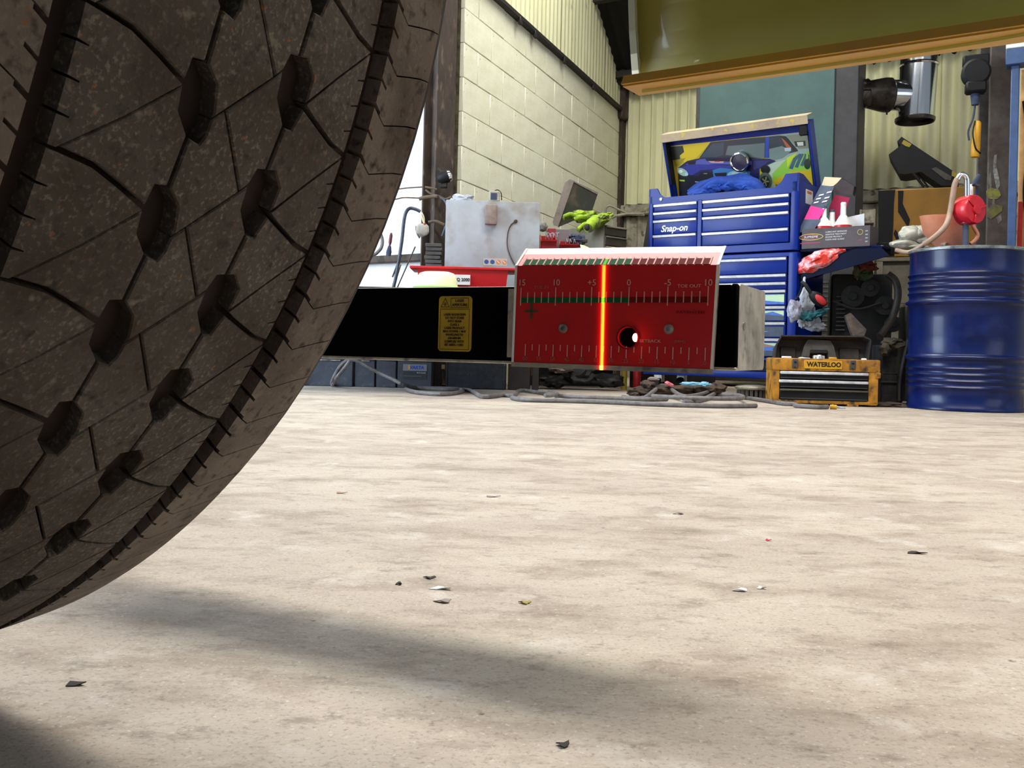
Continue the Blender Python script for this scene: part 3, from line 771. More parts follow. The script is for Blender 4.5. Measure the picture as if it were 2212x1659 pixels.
mb.lathe([(HR + .0012, -.0002), (HR + .0012, .0007), (HR, .0007), (HR - .0003, -.002)], 40, cap=False); mb.build('hole_rim', M_reddk, board)
mb = MB(); mb.T = Matrix.Translation((hole[0], TB, hole[1])) @ Matrix.Rotation(R(-90), 4, 'X')
mb.lathe([(HR, .003), (HR, .0145), (0.0005, .0147)], 40, cap=False); mb.build('aperture_tube', M_barblack, board)
a, b = GL(1369, 729)
mb = MB(); mb.T = Matrix.Translation((a, TB + 0.006, b)) @ Matrix.Rotation(R(90), 4, 'X'); mb.lathe([(0.0035, -0.006), (0.0035, 0.0), (0.0027, 0.0012)], 20); mb.build('diode_housing', M_reddk, board)
mb = MB(); mb.T = Matrix.Translation((a, TB + 0.004, b)) @ Matrix.Diagonal((0.72, 1, 1, 1)) @ Matrix.Rotation(R(90), 4, 'X'); mb.lathe([(0.0036, 0.0), (0.0028, 0.001), (0.0004, 0.0014)], 20); mb.build('laser_lens', glow('laser_lens_light', (1.0, 0.22, 0.18), 9.0), board)
ll = bpy.data.lights.new('laser_diode_glow', 'POINT'); ll.energy = 0.012; ll.color = (1, .04, .02); ll.shadow_soft_size = 0.002
lo = bpy.data.objects.new('laser_diode_glow', ll); col.objects.link(lo); lo.location = FG.world((a, TB - 0.001, b))
# yellow warning label
la0, la1 = FG.hit(949, 640), FG.hit(1018, 760)
lw, lh = la1[0] - la0[0], la0[1] - la1[1]; lx, lz_ = (la0[0] + la1[0]) / 2, (la0[1] + la1[1]) / 2
lab = MB(); q = rrect(-lw / 2, lw / 2, -lh / 2, lh / 2, 0.0035)
lab.prism([(a, b) for a, b in q], -0.0004, 0.0); lbl = lab.build('warning_label', M_yellab, g, loc=(lx, 0, lz_)); lbl['label'] = 'yellow label with black laser warning text'
mb = MB()
def frame2(x0, x1, z0, z1, t_, y=-.0006):
    for a in ((x0, x1, z0, z0 + t_), (x0, x1, z1 - t_, z1), (x0, x0 + t_, z0, z1), (x1 - t_, x1, z0, z1)):
        mb.poly([(a[0], y, a[2]), (a[1], y, a[2]), (a[1], y, a[3]), (a[0], y, a[3])])
frame2(-lw * .14, lw * .40, lh * .29, lh * .47, .0005); frame2(-lw * .45, lw * .43, -lh * .47, lh * .27, .0004)
tri = [(-lw * .44, lh * .30), (-lw * .17, lh * .30), (-lw * .305, lh * .47)]
for i in range(3):
    p, q = Vector(tri[i]), Vector(tri[(i + 1) % 3]); d = (q - p).normalized(); nn = Vector((-d.y, d.x)) * .0005
    mb.poly([(p.x, -.0006, p.y), (q.x, -.0006, q.y), (q.x + nn.x, -.0006, q.y + nn.y), (p.x + nn.x, -.0006, p.y + nn.y)])
for k in range(8):
    a = k * math.pi / 4; cxx, czz = -lw * .305, lh * .355; mb.poly([(cxx, -.0006, czz), (cxx + .0016 * math.cos(a - .12), -.0006, czz + .0016 * math.sin(a - .12)), (cxx + .0016 * math.cos(a + .25), -.0006, czz + .0016 * math.sin(a + .25))])
mb.build('label_border', M_ink, lbl)
for i, s_ in enumerate(('LASER', 'APERTURE')): text('lettering', s_, .0034, M_ink, lbl, (lw * .13, -.0006, lh * (.415 - .075 * i)), ext=.0001, off=.00006)
for i, s_ in enumerate(('LASER RADIATION', 'DO NOT STARE', 'INTO BEAM', 'CLASS 2', 'LASER PRODUCT', 'MAX POWER 1 MW', 'WAVELENGTH', '630-680NM', 'COMPLIES WITH', 'IEC 60825-1:2001')):
    text('lettering', s_, .0030, M_ink, lbl, (-lw * .01, -.0006, lh * (.165 - .061 * i)), ext=.0001, off=.00006, sx=.92)

# the laser fan from the gauge on the opposite wheel: a real, narrow fan of light
dirv = Vector((.52, 1, 0)).normalized(); side = Vector((dirv.y, -dirv.x, 0))
hitp = FG.world((GL(1302, 690)[0], TB, 0)); src = Vector((hitp.x, hitp.y, 0)) - dirv * 1.25; src.z = 0.262
lt = bpy.data.lights.new('laser_fan', 'SPOT'); lt.energy = 1.0; lt.color = (1, 1, 1); lt.spot_size = R(60); lt.spot_blend = 0.1; lt.shadow_soft_size = 0.0
lo = bpy.data.objects.new('laser_fan', lt); col.objects.link(lo); lo.location = src; lo.rotation_euler = dirv.to_track_quat('-Z', 'Y').to_euler()
lt.use_nodes = True; nt = lt.node_tree; N = nt.nodes; Lk = nt.links; em = N['Emission']
ge = N.new('ShaderNodeNewGeometry')
def vm(op, a, b=None):
    n = N.new('ShaderNodeVectorMath'); n.operation = op; Lk.new(a, n.inputs[0])
    if b is not None: n.inputs[1].default_value = b
    return n.outputs['Value'] if op == 'DOT_PRODUCT' else n.outputs[0]
def mt(op, a, b=None, c=None):
    n = N.new('ShaderNodeMath'); n.operation = op
    for i, v in enumerate((a, b, c)):
        if v is None: continue
        if isinstance(v, (int, float)): n.inputs[i].default_value = v
        else: Lk.new(v, n.inputs[i])
    return n.outputs[0]
inc = ge.outputs['Incoming']
hd = mt('ABSOLUTE', mt('DIVIDE', vm('DOT_PRODUCT', inc, tuple(side)), vm('DOT_PRODUCT', inc, tuple(dirv))))
el = mt('DIVIDE', vm('DOT_PRODUCT', inc, (0, 0, 1)), mt('ABSOLUTE', vm('DOT_PRODUCT', inc, tuple(dirv))))
WID = 0.0011; ELC = 0.046; ELH = 0.054
core = mt('POWER', 2.718, mt('MULTIPLY', mt('POWER', mt('DIVIDE', hd, WID), 4.0), -1.0))
halo = mt('POWER', 2.718, mt('MULTIPLY', mt('DIVIDE', hd, WID * 1.1), -1.0))
elw = mt('MINIMUM', mt('MAXIMUM', mt('MULTIPLY', mt('SUBTRACT', mt('ABSOLUTE', mt('SUBTRACT', el, ELC)), ELH), -400.0), 0.010), 1.0)
core = mt('MULTIPLY', core, elw); halo = mt('MULTIPLY', halo, elw)
tot = mt('ADD', mt('MULTIPLY', core, 1.0), mt('MULTIPLY', halo, 0.35))
cmb = N.new('ShaderNodeCombineColor'); Lk.new(tot, cmb.inputs[0]); Lk.new(mt('MULTIPLY', core, 0.62), cmb.inputs[1]); Lk.new(mt('MULTIPLY', core, 0.04), cmb.inputs[2])
Lk.new(cmb.outputs[0], em.inputs['Color']); em.inputs['Strength'].default_value = 900.0

# ================================================================ BLUE TOOL CHEST AND CABINET
FC = Frame(1.768, 5.9, R(-38))
XA, XB = -1.068, -0.003
def handle(mb, x0, x1, z, h=.012):
    mb.prism([(-.004, z - h), (-.022, z - h * .5), (-.024, z + h * .5), (-.018, z + h * .9), (-.004, z + h)], x0, x1, plane='yz')
def drawer(t, x0, x1, z0, z1, label=None, sticker=None):
    mb = MB(); mb.box(x0 + .003, x1 - .003, -.010, .38, z0 + .004, z1 - .004, .004, 2); d = mb.build('drawer', M_blue, t)
    mb = MB(); handle(mb, x0 + .006, x1 - .006, z1 - .012); mb.build('handle', M_alu, d)
    if label: d['label'] = label
    return d
# lower roller cabinet
rc = thing('roller_cabinet', 'tall blue roller tool cabinet with many full-width drawers, under the top chest', 'tool cabinet', FC)
mb = MB(); mb.box(XA, XA + .045, -.012, .45, .24, .925, .012, 2); mb.box(XB - .06, XB, -.012, .45, .24, .925, .012, 2)
mb.box(XA + .03, XB - .03, -.008, .02, .895, .925, .005); mb.box(XA + .03, XB - .03, .40, .45, .24, .925); mb.box(XA, XB, .0, .45, .905, .925, .004); mb.box(XA, XB, 0.0, .45, .24, .262, .004)
mb.build('body', M_blue, rc)
zs = [.895, .790, .739, .690, .588, .487, .384, .262]
for i in range(7):
    lab_ = 'drawer printed with a blue and lime landscape' if i >= 3 else None
    d = drawer(rc, XA + .047, XB - .065, zs[i + 1], zs[i], lab_)
    if i >= 3:
        mb = MB(); z0, z1 = zs[i + 1] + .010, zs[i] - .030; x1 = XB - .08; x0 = XA + .07
        mb.m = 0; mb.poly([(x0, -.0106, z0), (x1, -.0106, z0), (x1, -.0106, z1), (x0, -.0106, z1)])
        def bandp(m_, pts):
            mb.m = m_; mb.poly([(x0 + (x1 - x0) * u, -.0108 - m_ * .0002, z0 + (z1 - z0) * v) for u, v in pts])
        if i == 3: bandp(1, [(0, .2), (.6, .9), (1, .15), (1, 0), (0, 0)]); bandp(2, [(.8, .45), (1, .2), (1, 0), (.7, .0)])
        if i == 4: bandp(3, [(.55, 0), (1, 0), (1, .45), (.85, .6), (.7, .3), (.6, .5)]); bandp(2, [(.78, .5), (.92, .9), (1, .5), (.86, .3)])
        if i == 5: bandp(3, [(0, 0), (1, 0), (1, 1), (0, 1)]); bandp(1, [(.6, 0), (.72, .7), (.86, .5), (.98, 0)]); bandp(4, [(.7, .55), (.8, .7), (.9, .5), (.8, .4)])
        if i == 6: bandp(3, [(0, 0), (1, 0), (1, .4), (0, .5)]); bandp(2, [(.6, .3), (.9, .8), (1, .75), (1, .5), (.7, .2)]); bandp(5, [(.75, .75), (.85, .95), (.95, .75), (.85, .65)])
        mb.build('printed_scene', [mat('lime_print%d' % i, '#bcd29a', '#9fc5a8', 5, 0.4), mat('sky_print%d' % i, '#5fa3cf', '#4a86c0', 9, 0.4), mat('blue_print%d' % i, '#2a62c4', '#1c3f94', 14, 0.4), mat('navy_print%d' % i, '#141f3c', '#23364f', 12, 0.4), mat('teal_print%d' % i, '#2f7fae', rough=.4), mat('tan_print%d' % i, '#8a6250', rough=.5)], d)
mb = MB(); mb.box(XA - .01, XB + .005, -.02, .46, .128, .170, .006, 2); mb.build('base_rail', M_blue, rc)
mb = MB(); mb.box(XA + .06, XB - .06, .05, .40, .17, .24, .004); mb.build('plinth', M_black, rc)
for x in (XA + .08, XB - .10):
    for y in (.05, .38):
        mb = MB(); mb.T = Matrix.Translation((x, y, .055)) @ Matrix.Rotation(R(90), 4, 'Y'); mb.lathe([(.02, -.025), (.052, -.022), (.055, 0), (.052, .022), (.02, .025)], 20)
        ca = mb.build('caster', M_black, rc); mb = MB(); mb.box(x - .032, x + .032, y - .02, y + .02, .075, .128, .003); mb.build('caster_fork', M_screw, ca)
# top chest
tc_ = thing('top_chest', 'blue top tool chest with its lid propped open showing a rally car picture', 'tool chest', FC)
mb = MB()
mb.box(XA, XA + .036, -.01, .42, .935, 1.36, .010, 2); mb.box(XB - .055, XB, -.01, .42, .935, 1.375, .012, 2)
mb.prism([(XA + .002, 1.30), (XA + .002, 1.402), (XA + .062, 1.402), (XA + .085, 1.36), (XA + .12, 1.336), (XB - .16, 1.336), (XB - .115, 1.37), (XB - .09, 1.415), (XB - .003, 1.415), (XB - .003, 1.30)], -.010, .004)
mb.prism([(-.01, 1.35), (-.01, 1.402), (.03, 1.402), (.42, 1.33), (.42, 1.30), (0, 1.30)], XA + .001, XA + .012, plane='yz')
mb.prism([(-.01, 1.36), (-.01, 1.415), (.06, 1.415), (.42, 1.31), (.42, 1.28), (0, 1.30)], XB - .014, XB - .001, plane='yz')
mb.box(XA + .03, XB - .03, -.009, .012, 1.290, 1.32, .004); mb.box(XA + .03, XB - .03, -.009, .012, .935, .985, .004)
mb.box(XA + .372, XA + .405, -.012, .40, .95, 1.30, .004); mb.box(XA, XB, .40, .42, .935, 1.33); mb.box(XA, XB, 0, .42, .935, .95)
mb.build('body', M_blue, tc_)
mb = MB(); mb.box(XA + .02, XB - .02, .015, .40, 1.285, 1.295); mb.build('top_tray', M_black, tc_)
for a, b in zip([1.292, 1.238, 1.184, 1.082], [1.238, 1.184, 1.082, .985]): drawer(tc_, XA + .038, XA + .372, b, a)
for a, b in zip([1.290, 1.236, 1.182, 1.078], [1.236, 1.182, 1.078, .985]): drawer(tc_, XA + .407, XB - .058, b, a)
text('maker_lettering', 'Snap-on', .062, M_white, tc_, (XA + .20, -.0115, 1.120), shear=.25, off=.0012, sx=1.0)
mb = MB(); mb.T = Matrix.Translation((XA + .095, -.011, 1.325)) @ Matrix.Rotation(R(90), 4, 'X'); mb.lathe([(.012, 0), (.012, .004), (.008, .006)], 18); mb.build('key_lock', M_alu, tc_)
mb = MB(); mb.box(XB - .0005, XB + .001, .10, .22, 1.24, 1.33); stk = mb.build('side_sticker', M_paper, tc_)
mb = MB(); mb.box(XB + .001, XB + .0015, .12, .20, 1.305, 1.322); mb.build('sticker_print', M_skin_or, stk)
# lid: a shallow pan leaning forward over the tray
zl0, zl1 = 1.36, 1.776; yl0, yl1 = .38, .215
def LP(px, py):   # point of the inner lid plane seen at a pixel
    z = 1.6
    for _ in range(6):
        y = yl0 + (yl1 - yl0) * (z - zl0) / (zl1 - zl0); a, z = FC.hit(px, py, y)
    return Vector((a, y, z))
lt_dir = Vector((0, yl1 - yl0, zl1 - zl0)).normalized(); ln_ = Vector((0, -lt_dir.z, lt_dir.y))
LT = Matrix.Translation((0, yl0, zl0)) @ Matrix((( 1, 0, 0, 0), (0, -ln_.y, lt_dir.y, 0), (0, -ln_.z, lt_dir.z, 0), (0, 0, 0, 1)))   # local x, depth away, up the lid
LH = (Vector((0, yl1, zl1)) - Vector((0, yl0, zl0))).length
mb = MB(); mb.T = LT; x0, x1 = XA + .005, XB - .005
mb.box(x0, x1, .0, .012, -.05, LH + .02, .004); mb.box(x0, x0 + .014, -.075, .006, -.05, LH + .02, .004); mb.box(x1 - .014, x1, -.075, .006, -.05, LH + .02, .004)
mb.box(x0, x1, -.080, .006, LH, LH + .016, .005)
lid = mb.build('lid', M_blue, tc_)
mb = MB(); mb.T = LT; mb.box(x0 + .004, x1 - .004, -.084, -.080, LH + .004, LH + .058, .001); mb.box(x0 + .004, x1 - .004, -.084, .01, LH + .054, LH + .06, .002); mb.build('dusty_lip', M_tan, lid)
mb = MB(); mb.T = LT; mb.box(x1 - .075, x1 - .012, -.078, -.01, LH - .07, LH + .002, .008); mb.build('corner_bracket', M_black, lid)
mb = MB(); mb.T = LT; mb.box(x0 + .012, x0 + .022, -.07, -.01, LH - .30, LH); mb.build('lid_strut', M_black, lid)
mb = MB(); mb.T = LT; mb.box(x1 - .03, x1 - .014, -.05, -.02, .0, LH - .04); mb.build('lid_strut', M_black, lid)
# picture inside the lid
pm = {}; pl = []
def pmat(h):
    if h not in pm: pm[h] = len(pl); pl.append(mat('print_' + h.lstrip('#'), h, rough=.35, coat=.3))
    return pm[h]
mb = MB(); lay = [0]
def pz(x, y): return (1400 + x / 6.144, 250 + y / 6.144)
def shape(h, pts):
    lay[0] += 1; mb.m = pmat(h); nn = ln_ * (0.0008 + 0.00012 * lay[0])
    mb.poly([LP(*pz(x, y)) + nn for x, y in pts])
def ell(h, cx, cy, rx, ry, rot=0, n=22):
    c, s = math.cos(rot), math.sin(rot)
    shape(h, [(cx + rx * math.cos(t) * c - ry * math.sin(t) * s, cy + rx * math.cos(t) * s + ry * math.sin(t) * c) for t in [2 * math.pi * k / n for k in range(n)]])
shape('#b8a01c', [(300, 400), (2140, 205), (2200, 960), (400, 1090)])
shape('#d8b814', [(470, 385), (830, 350), (640, 560), (480, 620), (420, 520)])
shape('#2c2e22', [(300, 410), (460, 400), (480, 480), (420, 530), (430, 600), (360, 620), (310, 560)])
shape('#9a8a1a', [(340, 590), (500, 560), (420, 660), (360, 680)])
shape('#8fa39a', [(1560, 270), (2140, 205), (2180, 700), (1600, 760)])
shape('#a9b8a0', [(1600, 640), (1900, 560), (2160, 620), (2190, 960), (1620, 970)])
shape('#86b83c', [(1650, 770), (1850, 560), (2150, 470), (2170, 740), (1900, 780), (1650, 900)])
shape('#c7a81c', [(1700, 960), (1660, 860), (1900, 740), (2170, 720), (2190, 960)])
for k in range(4): shape('#35566a', [(1870 + k * 75, 700 - k * 20), (1930 + k * 70, 560 - k * 10), (2010 + k * 35, 500), (2040 + k * 30, 510), (1970 + k * 60, 590), (1920 + k * 70, 710 - k * 20)])
shape('#b7c92c', [(1840, 560), (1990, 480), (1900, 600), (1850, 700)])
ell('#1a3018', 2115, 640, 45, 70)
shape('#7a7f6a', [(1830, 260), (2140, 230), (2140, 430), (2000, 440)])
shape('#15161a', [(1940, 340), (2090, 330), (2095, 400), (1960, 410)])
shape('#c9cdbf', [(1975, 350), (2060, 345), (2065, 395), (1990, 400)])
shape('#23303a', [(830, 350), (1020, 330), (1420, 290), (1560, 280), (1740, 262), (1860, 300), (1990, 470), (1600, 560), (1380, 560), (680, 560)])
shape('#5d6c68', [(1060, 400), (1340, 380), (1550, 360), (1545, 560), (1380, 550), (1030, 520)])
shape('#33454e', [(700, 545), (860, 370), (1010, 350), (1000, 520), (900, 550)])
shape('#6d8078', [(1610, 440), (1780, 400), (1900, 470), (1780, 560), (1610, 600)])
shape('#1d3d9e', [(1560, 280), (1610, 275), (1600, 560), (1555, 560)])
shape('#101015', [(1740, 262), (1830, 270), (1990, 460), (1940, 470)])
shape('#b0552a', [(1770, 290), (1810, 320), (1900, 420), (1840, 420)])
shape('#b9bfc4', [(1810, 425), (1900, 420), (1900, 465), (1820, 470)])
shape('#16184a', [(400, 690), (520, 600), (700, 560), (1100, 545), (1390, 560), (1620, 570), (1700, 600), (1480, 700), (1480, 900), (900, 980), (420, 980)])
shape('#4f55a0', [(500, 640), (700, 575), (760, 570), (780, 600), (1100, 610), (1380, 600), (1380, 650), (900, 640), (560, 660)])
shape('#2b2f86', [(430, 690), (560, 640), (900, 650), (1150, 660), (1180, 690), (700, 720), (640, 760), (560, 800), (500, 700)])
shape('#2a2c66', [(1390, 600), (1620, 590), (1500, 680), (1400, 720)])
shape('#0b0c14', [(770, 570), (1090, 560), (1110, 600), (800, 605)])
shape('#c7a0a8', [(800, 600), (1010, 605), (1000, 625), (840, 622)])
shape('#a81f30', [(880, 598), (960, 598), (955, 610), (890, 610)])
shape('#0a0b10', [(520, 620), (640, 598), (630, 640), (540, 650)])
shape('#0b0c12', [(400, 760), (660, 800), (900, 860), (1200, 850), (1480, 860), (1480, 960), (900, 1000), (420, 1070)])
shape('#2f6aa0', [(860, 720), (960, 690), (1300, 720), (1360, 740), (1340, 830), (880, 850)])
shape('#0d0f16', [(880, 760), (1050, 750), (1040, 800), (900, 805)])
ell('#0c0d14', 770, 790, 95, 55); ell('#6a7070', 765, 765, 28, 8)
ell('#8fa99c', 460, 745, 80, 45, .5); ell('#cfdccf', 435, 735, 28, 22); ell('#9fc0d0', 515, 775, 22, 22)
ell('#7fa9b4', 1190, 770, 135, 50, -.1); ell('#a9c2bd', 1170, 765, 60, 26); ell('#2a4a5a', 1215, 772, 20, 14)
shape('#8fc41c', [(420, 845), (490, 850), (490, 870), (425, 865)])
shape('#8a90a0', [(625, 868), (780, 880), (780, 888), (630, 880)])
ell('#0a0a0c', 1560, 710, 62, 55); ell('#4a5a4a', 1560, 860, 85, 110, -.15); ell('#2a3028', 1560, 870, 60, 80, -.15)
for k in range(5):
    a = k * 1.257; shape('#8f9678', [(1560 + 8 * math.cos(a - 1), 870 + 8 * math.sin(a - 1)), (1560 + 48 * math.cos(a - .16), 870 + 64 * math.sin(a - .16)), (1560 + 48 * math.cos(a + .16), 870 + 64 * math.sin(a + .16)), (1560 + 8 * math.cos(a + 1), 870 + 8 * math.sin(a + 1))])
shape('#3b2c10', [(1700, 912), (1830, 905), (1830, 918), (1702, 925)]); shape('#3b2c10', [(1720, 935), (1800, 930), (1800, 942), (1722, 946)])
o = mb.build('lid_picture', pl, lid, sharp=20)
# round magnetic work lamp on the picture
q = LP(*pz(1245, 600)); wq = FC.world(q - Vector((0, 0, .0)) + ln_ * 0.004)
t = thing('work_lamp', 'round chrome-rimmed work lamp stuck on the picture inside the chest lid', 'lamp', loc=wq, yaw=FC.yaw)
RM = LT.to_3x3().to_4x4() @ Matrix.Rotation(R(90), 4, 'X')
mb = MB(); mb.T = RM; mb.lathe([(.05, .0), (.064, .012), (.069, .030), (.066, .044), (.058, .048), (.053, .040)], 36, cap=False); mb.build('rim', M_chrome, t)
mb = MB(); mb.T = RM; mb.lathe([(.054, .001), (.054, .038), (.02, .042), (.0005, .043)], 36); mb.build('face', mat('lamp_face', '#2e2a3c', rough=.25, coat=.3), t)
# blue rag in the tray
mb = MB()
arc = [(1490, 422, .10), (1515, 408, .12), (1545, 396, .14), (1580, 391, .15), (1610, 392, .14), (1632, 400, .12), (1648, 414, .10)]
for k, (dy, r_, dz) in enumerate(((-.03, .030, -8), (.0, .034, 0), (.04, .030, 4), (.08, .030, 8))):
    mb.tube([FC.pt(px, py + dz * -.5 + 4 * math.sin(i * 2.1 + k), y + dy) for i, (px, py, y) in enumerate(arc)], r_, 12, 6)
for i, (px, py, y) in enumerate(arc[1:6]): mb.blob(FC.pt(px, py + 12, y - .03), (.07, .05, .035), seed=i + 3, amp=.45, sub=3, freq=1.5)
o = mb.build('rag', M_bluerag); o.location = (FC.x, FC.y, 0); o.rotation_euler = (0, 0, FC.yaw); tag(o, 'crumpled bright blue rag lying over the front of the open top chest', 'rag')

# side shelf: horizontal plate with a tilted panel under it, hung on the cabinet's right side
FS = Frame(FC.world((0, .02, 0)).x, FC.world((0, .02, 0)).y, R(-38))
sh = thing('side_shelf', 'dark blue metal side shelf hung on the right of the tool cabinet', 'shelf', FS)
s0 = FS.hit(1727, 535); s1 = FS.hit(1908, 530)
mb = MB(); mb.box(0.0, s1[0], 0.0, .34, s0[1] - .028, s0[1] - .012, .004); mb.build('top_plate', M_bluedk, sh)
a = FS.pt(1726, 606); b = FS.pt(1725, 590); c = FS.pt(1853, 531); d = FS.pt(1900, 531); e = FS.pt(1921, 552); f_ = FS.pt(1860, 570)
mb = MB(); mb.hull([a, b, c, d, e, f_], (0, .012, 0)); mb.build('side_web', M_bluedk, sh)
mb = MB(); mb.hull([b, c, c + Vector((0, .30, 0)), b + Vector((0, .30, 0))], (0, 0, -.008)); mb.build('tilted_tray', M_bluedk, sh)
mb = MB(); mb.hull([c, d, d + Vector((0, .01, .004)), c + Vector((0, .01, .004))], (0, 0, -.012)); mb.build('edge_strip', M_blue, sh)
# red film-wrapped pack on the tilted tray
mb = MB(); q = FS.pt(1765, 577, .08); an = math.atan2((c - b).z, (c - b).x)
mb.blob(q + Vector((0.03, -.03, .030)), (.165, .10, .070), seed=5, amp=.2, sub=4, freq=2.4, rot=Matrix.Rotation(-an, 3, 'Y'))
q = FS.pt(1805, 553, .08); mb.blob(q + Vector((.02, -.02, .015)), (.10, .07, .035), seed=9, amp=.5, sub=3, rot=Matrix.Rotation(-an * .4, 3, 'Y'))
o = mb.build('wrapped_pack', M_redbag); o.location = (FS.x, FS.y, 0); o.rotation_euler = (0, 0, FS.yaw); tag(o, 'red pack in shiny clear film lying on the tilted blue tray', 'package')
# display carton of bottles
zs_ = s0[1] - .012
cb = thing('display_carton', 'dark grey cardboard display carton with a pink flap standing up, on the side shelf', 'carton', FS)
x0c, x1c = max(.012, FS.hit(1721, 520)[0]), FS.hit(1880, 505)[0]; zt_ = zs_ + .125
xm = FS.hit(1852, 510)[0]
mb = MB(); mb.box(x0c, x1c, -.006, -.002, zs_, zt_); mb.box(x0c, x1c, .15, .154, zs_, zt_); mb.box(x0c, x0c + .004, -.002, .15, zs_, zt_); mb.box(x1c - .004, x1c, -.002, .15, zs_, zt_); mb.box(x0c, x1c, -.006, .154, zs_ - .0, zs_ + .004)
car = mb.build('carton_body', M_boxgrey, cb)
def P2(px, py, y=-.0075): return FS.pt(px, py, y)
cx0, cz0 = FS.hit(1752, 512, -.0075)
mb = MB()
def ring2(m_, cx, cz, ra, rb, t_, y, n=30):
    mb.m = m_
    for k in range(n):
        a0, a1 = 2 * math.pi * k / n, 2 * math.pi * (k + 1) / n
        mb.poly([(cx + ra * math.cos(a0), y, cz + rb * math.sin(a0)), (cx + ra * math.cos(a1), y, cz + rb * math.sin(a1)), (cx + (ra - t_) * math.cos(a1), y, cz + (rb - t_) * math.sin(a1)), (cx + (ra - t_) * math.cos(a0), y, cz + (rb - t_) * math.sin(a0))])
ring2(0, cx0, cz0, .076, .021, .005, -.0072); ring2(1, cx0 - .015, cz0 + .002, .050, .015, .004, -.0074)
mb.m = 1; mb.box(cx0 - .07, cx0 + .06, -.0072, -.007, cz0 - .040, cz0 - .034)
x2, z2 = FS.hit(1858, 501, -.0075); ring2(0, x2, z2, .017, .017, .003, -.0072, 20); mb.m = 1; mb.box(x2 - .01, x2 + .012, -.0072, -.007, z2 - .052, z2 - .046)
mb.build('printed_ovals', [mat('gold_print', '#b8a23a', rough=.5), mat('crimson_print', '#a01c4a', rough=.5)], car)
text('lettering', 'SUPREME', .020, M_paper, car, (cx0, -.0078, cz0), sx=1.1, ext=.0001)
xt, zt2 = FS.hit(1783, 503, -.0075)
for i, s_ in enumerate(('LUBRICANT DEFENDER', 'ADDITIVE TREATMENT', 'ENGINE PROTECT', 'CLEAN AND GUARD')):
    text('lettering', s_, .0125, M_paper, car, (xt, -.0075, zt2 + .004 - .0155 * i), align='LEFT', ext=.0001)
for i in range(4): text('lettering', '500', .010, M_paper, car, (x2 + .038, -.0075, z2 + .004 - .021 * i), ext=.0001)
def FSp(px, py, y): return FS.pt(px, py, y)
fl = [(1722, 503, .0), (1759, 498, .0), (1800, 405, .10), (1775, 395, .10)]
mb = MB(); mb.hull([FSp(*p) for p in [(1722, 503, .0), (1757, 498, .0), (1773, 474, .02), (1737, 474, .02)]], (0, .003, 0)); mb.build('flap_base', M_slate, car)
mb = MB(); mb.hull([FSp(*p) for p in [(1737, 474, .02), (1766, 478, .02), (1782, 452, .05), (1751, 444, .05)]], (0, .003, 0)); mb.build('flap_pink', M_pink, car)
mb = MB(); mb.hull([FSp(*p) for p in [(1751, 444, .05), (1782, 452, .05), (1802, 403, .10), (1773, 400, .10)]], (0, .003, 0)); fp_ = mb.build('flap_top', M_slate, car)
mb = MB()
for k, (px, py) in enumerate(((1757, 440), (1762, 432), (1768, 424), (1785, 418), (1780, 430), (1775, 438))):
    q = FSp(px, py, .05 + .05 * (444 - py) / 44) + Vector((0, -.003, 0)); mb.hull([q, q + Vector((.03, .004, .005)), q + Vector((.034, .006, .014)), q + Vector((.006, .004, .010))], (0, .0006, 0))
mb.build('flap_stripes', M_paper, car)
mb = MB(); mb.hull([FSp(*p) for p in [(1774, 402, .10), (1781, 382, .10), (1818, 384, .12), (1812, 392, .12), (1800, 402, .11)]], (0, .003, 0)); mb.build('flap_cream', M_cream, car)
mb = MB(); mb.hull([FSp(*p) for p in [(1802, 403, .10), (1818, 384, .12), (1845, 402, .15), (1842, 420, .15), (1805, 420, .13)]], (0, .003, 0)); mb.build('lid_dark', M_boxgrey, car)
mb = MB(); mb.hull([FSp(*p) for p in [(1790, 450, .12), (1803, 421, .13), (1836, 427, .15), (1828, 450, .15), (1812, 478, .14), (1790, 465, .12)]], (0, .003, 0)); mb.build('lid_crimson', M_pinkdk, car)
mb = MB(); mb.hull([FSp(*p) for p in [(1818, 384, .12), (1822, 386, .12), (1850, 405, .24), (1846, 425, .24), (1842, 420, .15), (1845, 402, .15)]], (0, .003, 0)); mb.build('lid_side', M_black, car)
def bottle(px, py0, lab_, capm, y, first=None, h=.105, w_=.052):
    q = FS.world(FS.pt(px, 492, y)); q.z = zs_ + .024
    t = thing('bottle', lab_, 'bottle', loc=q, group='white-necked bottles in the carton')
    mb = MB(); mb.lathe([(w_ * .95, 0), (w_, .01), (w_, .118)], 24); mb.build('red_body', M_redliq, t)
    mb = MB(); mb.lathe([(w_, .118), (w_ * .96, .128), (w_ * .5, .128 + h * .36), (.017, .128 + h * .48), (.0155, .128 + h)], 24); nk = mb.build('neck', M_white, t)
    mb = MB(); mb.lathe([(.0165, .128 + h - .002), (.0165, .128 + h + .012), (.012, .128 + h + .015)], 20); mb.build('cap', capm, nk)
bottle(1779, 0, 'white-necked bottle of red fluid with a bluish tip, in the carton', M_slate, .065)
bottle(1797, 0, 'middle white-necked bottle set further back in the carton', M_slate, .11, h=.085, w_=.035)
bottle(1821, 0, 'white-necked bottle of red fluid with a white tip, right in the carton', M_white, .065, h=.118)
mb = MB(); mb.hull([FSp(*p) for p in [(1828, 470, .10), (1867, 461, .12), (1867, 494, .12), (1832, 495, .10)]], (0, .002, 0))
o = mb.build('paper_card', M_paper); o.location = (FS.x, FS.y, 0); o.rotation_euler = (0, 0, FS.yaw); tag(o, 'white card sticking up behind the bottles at the carton end', 'card')
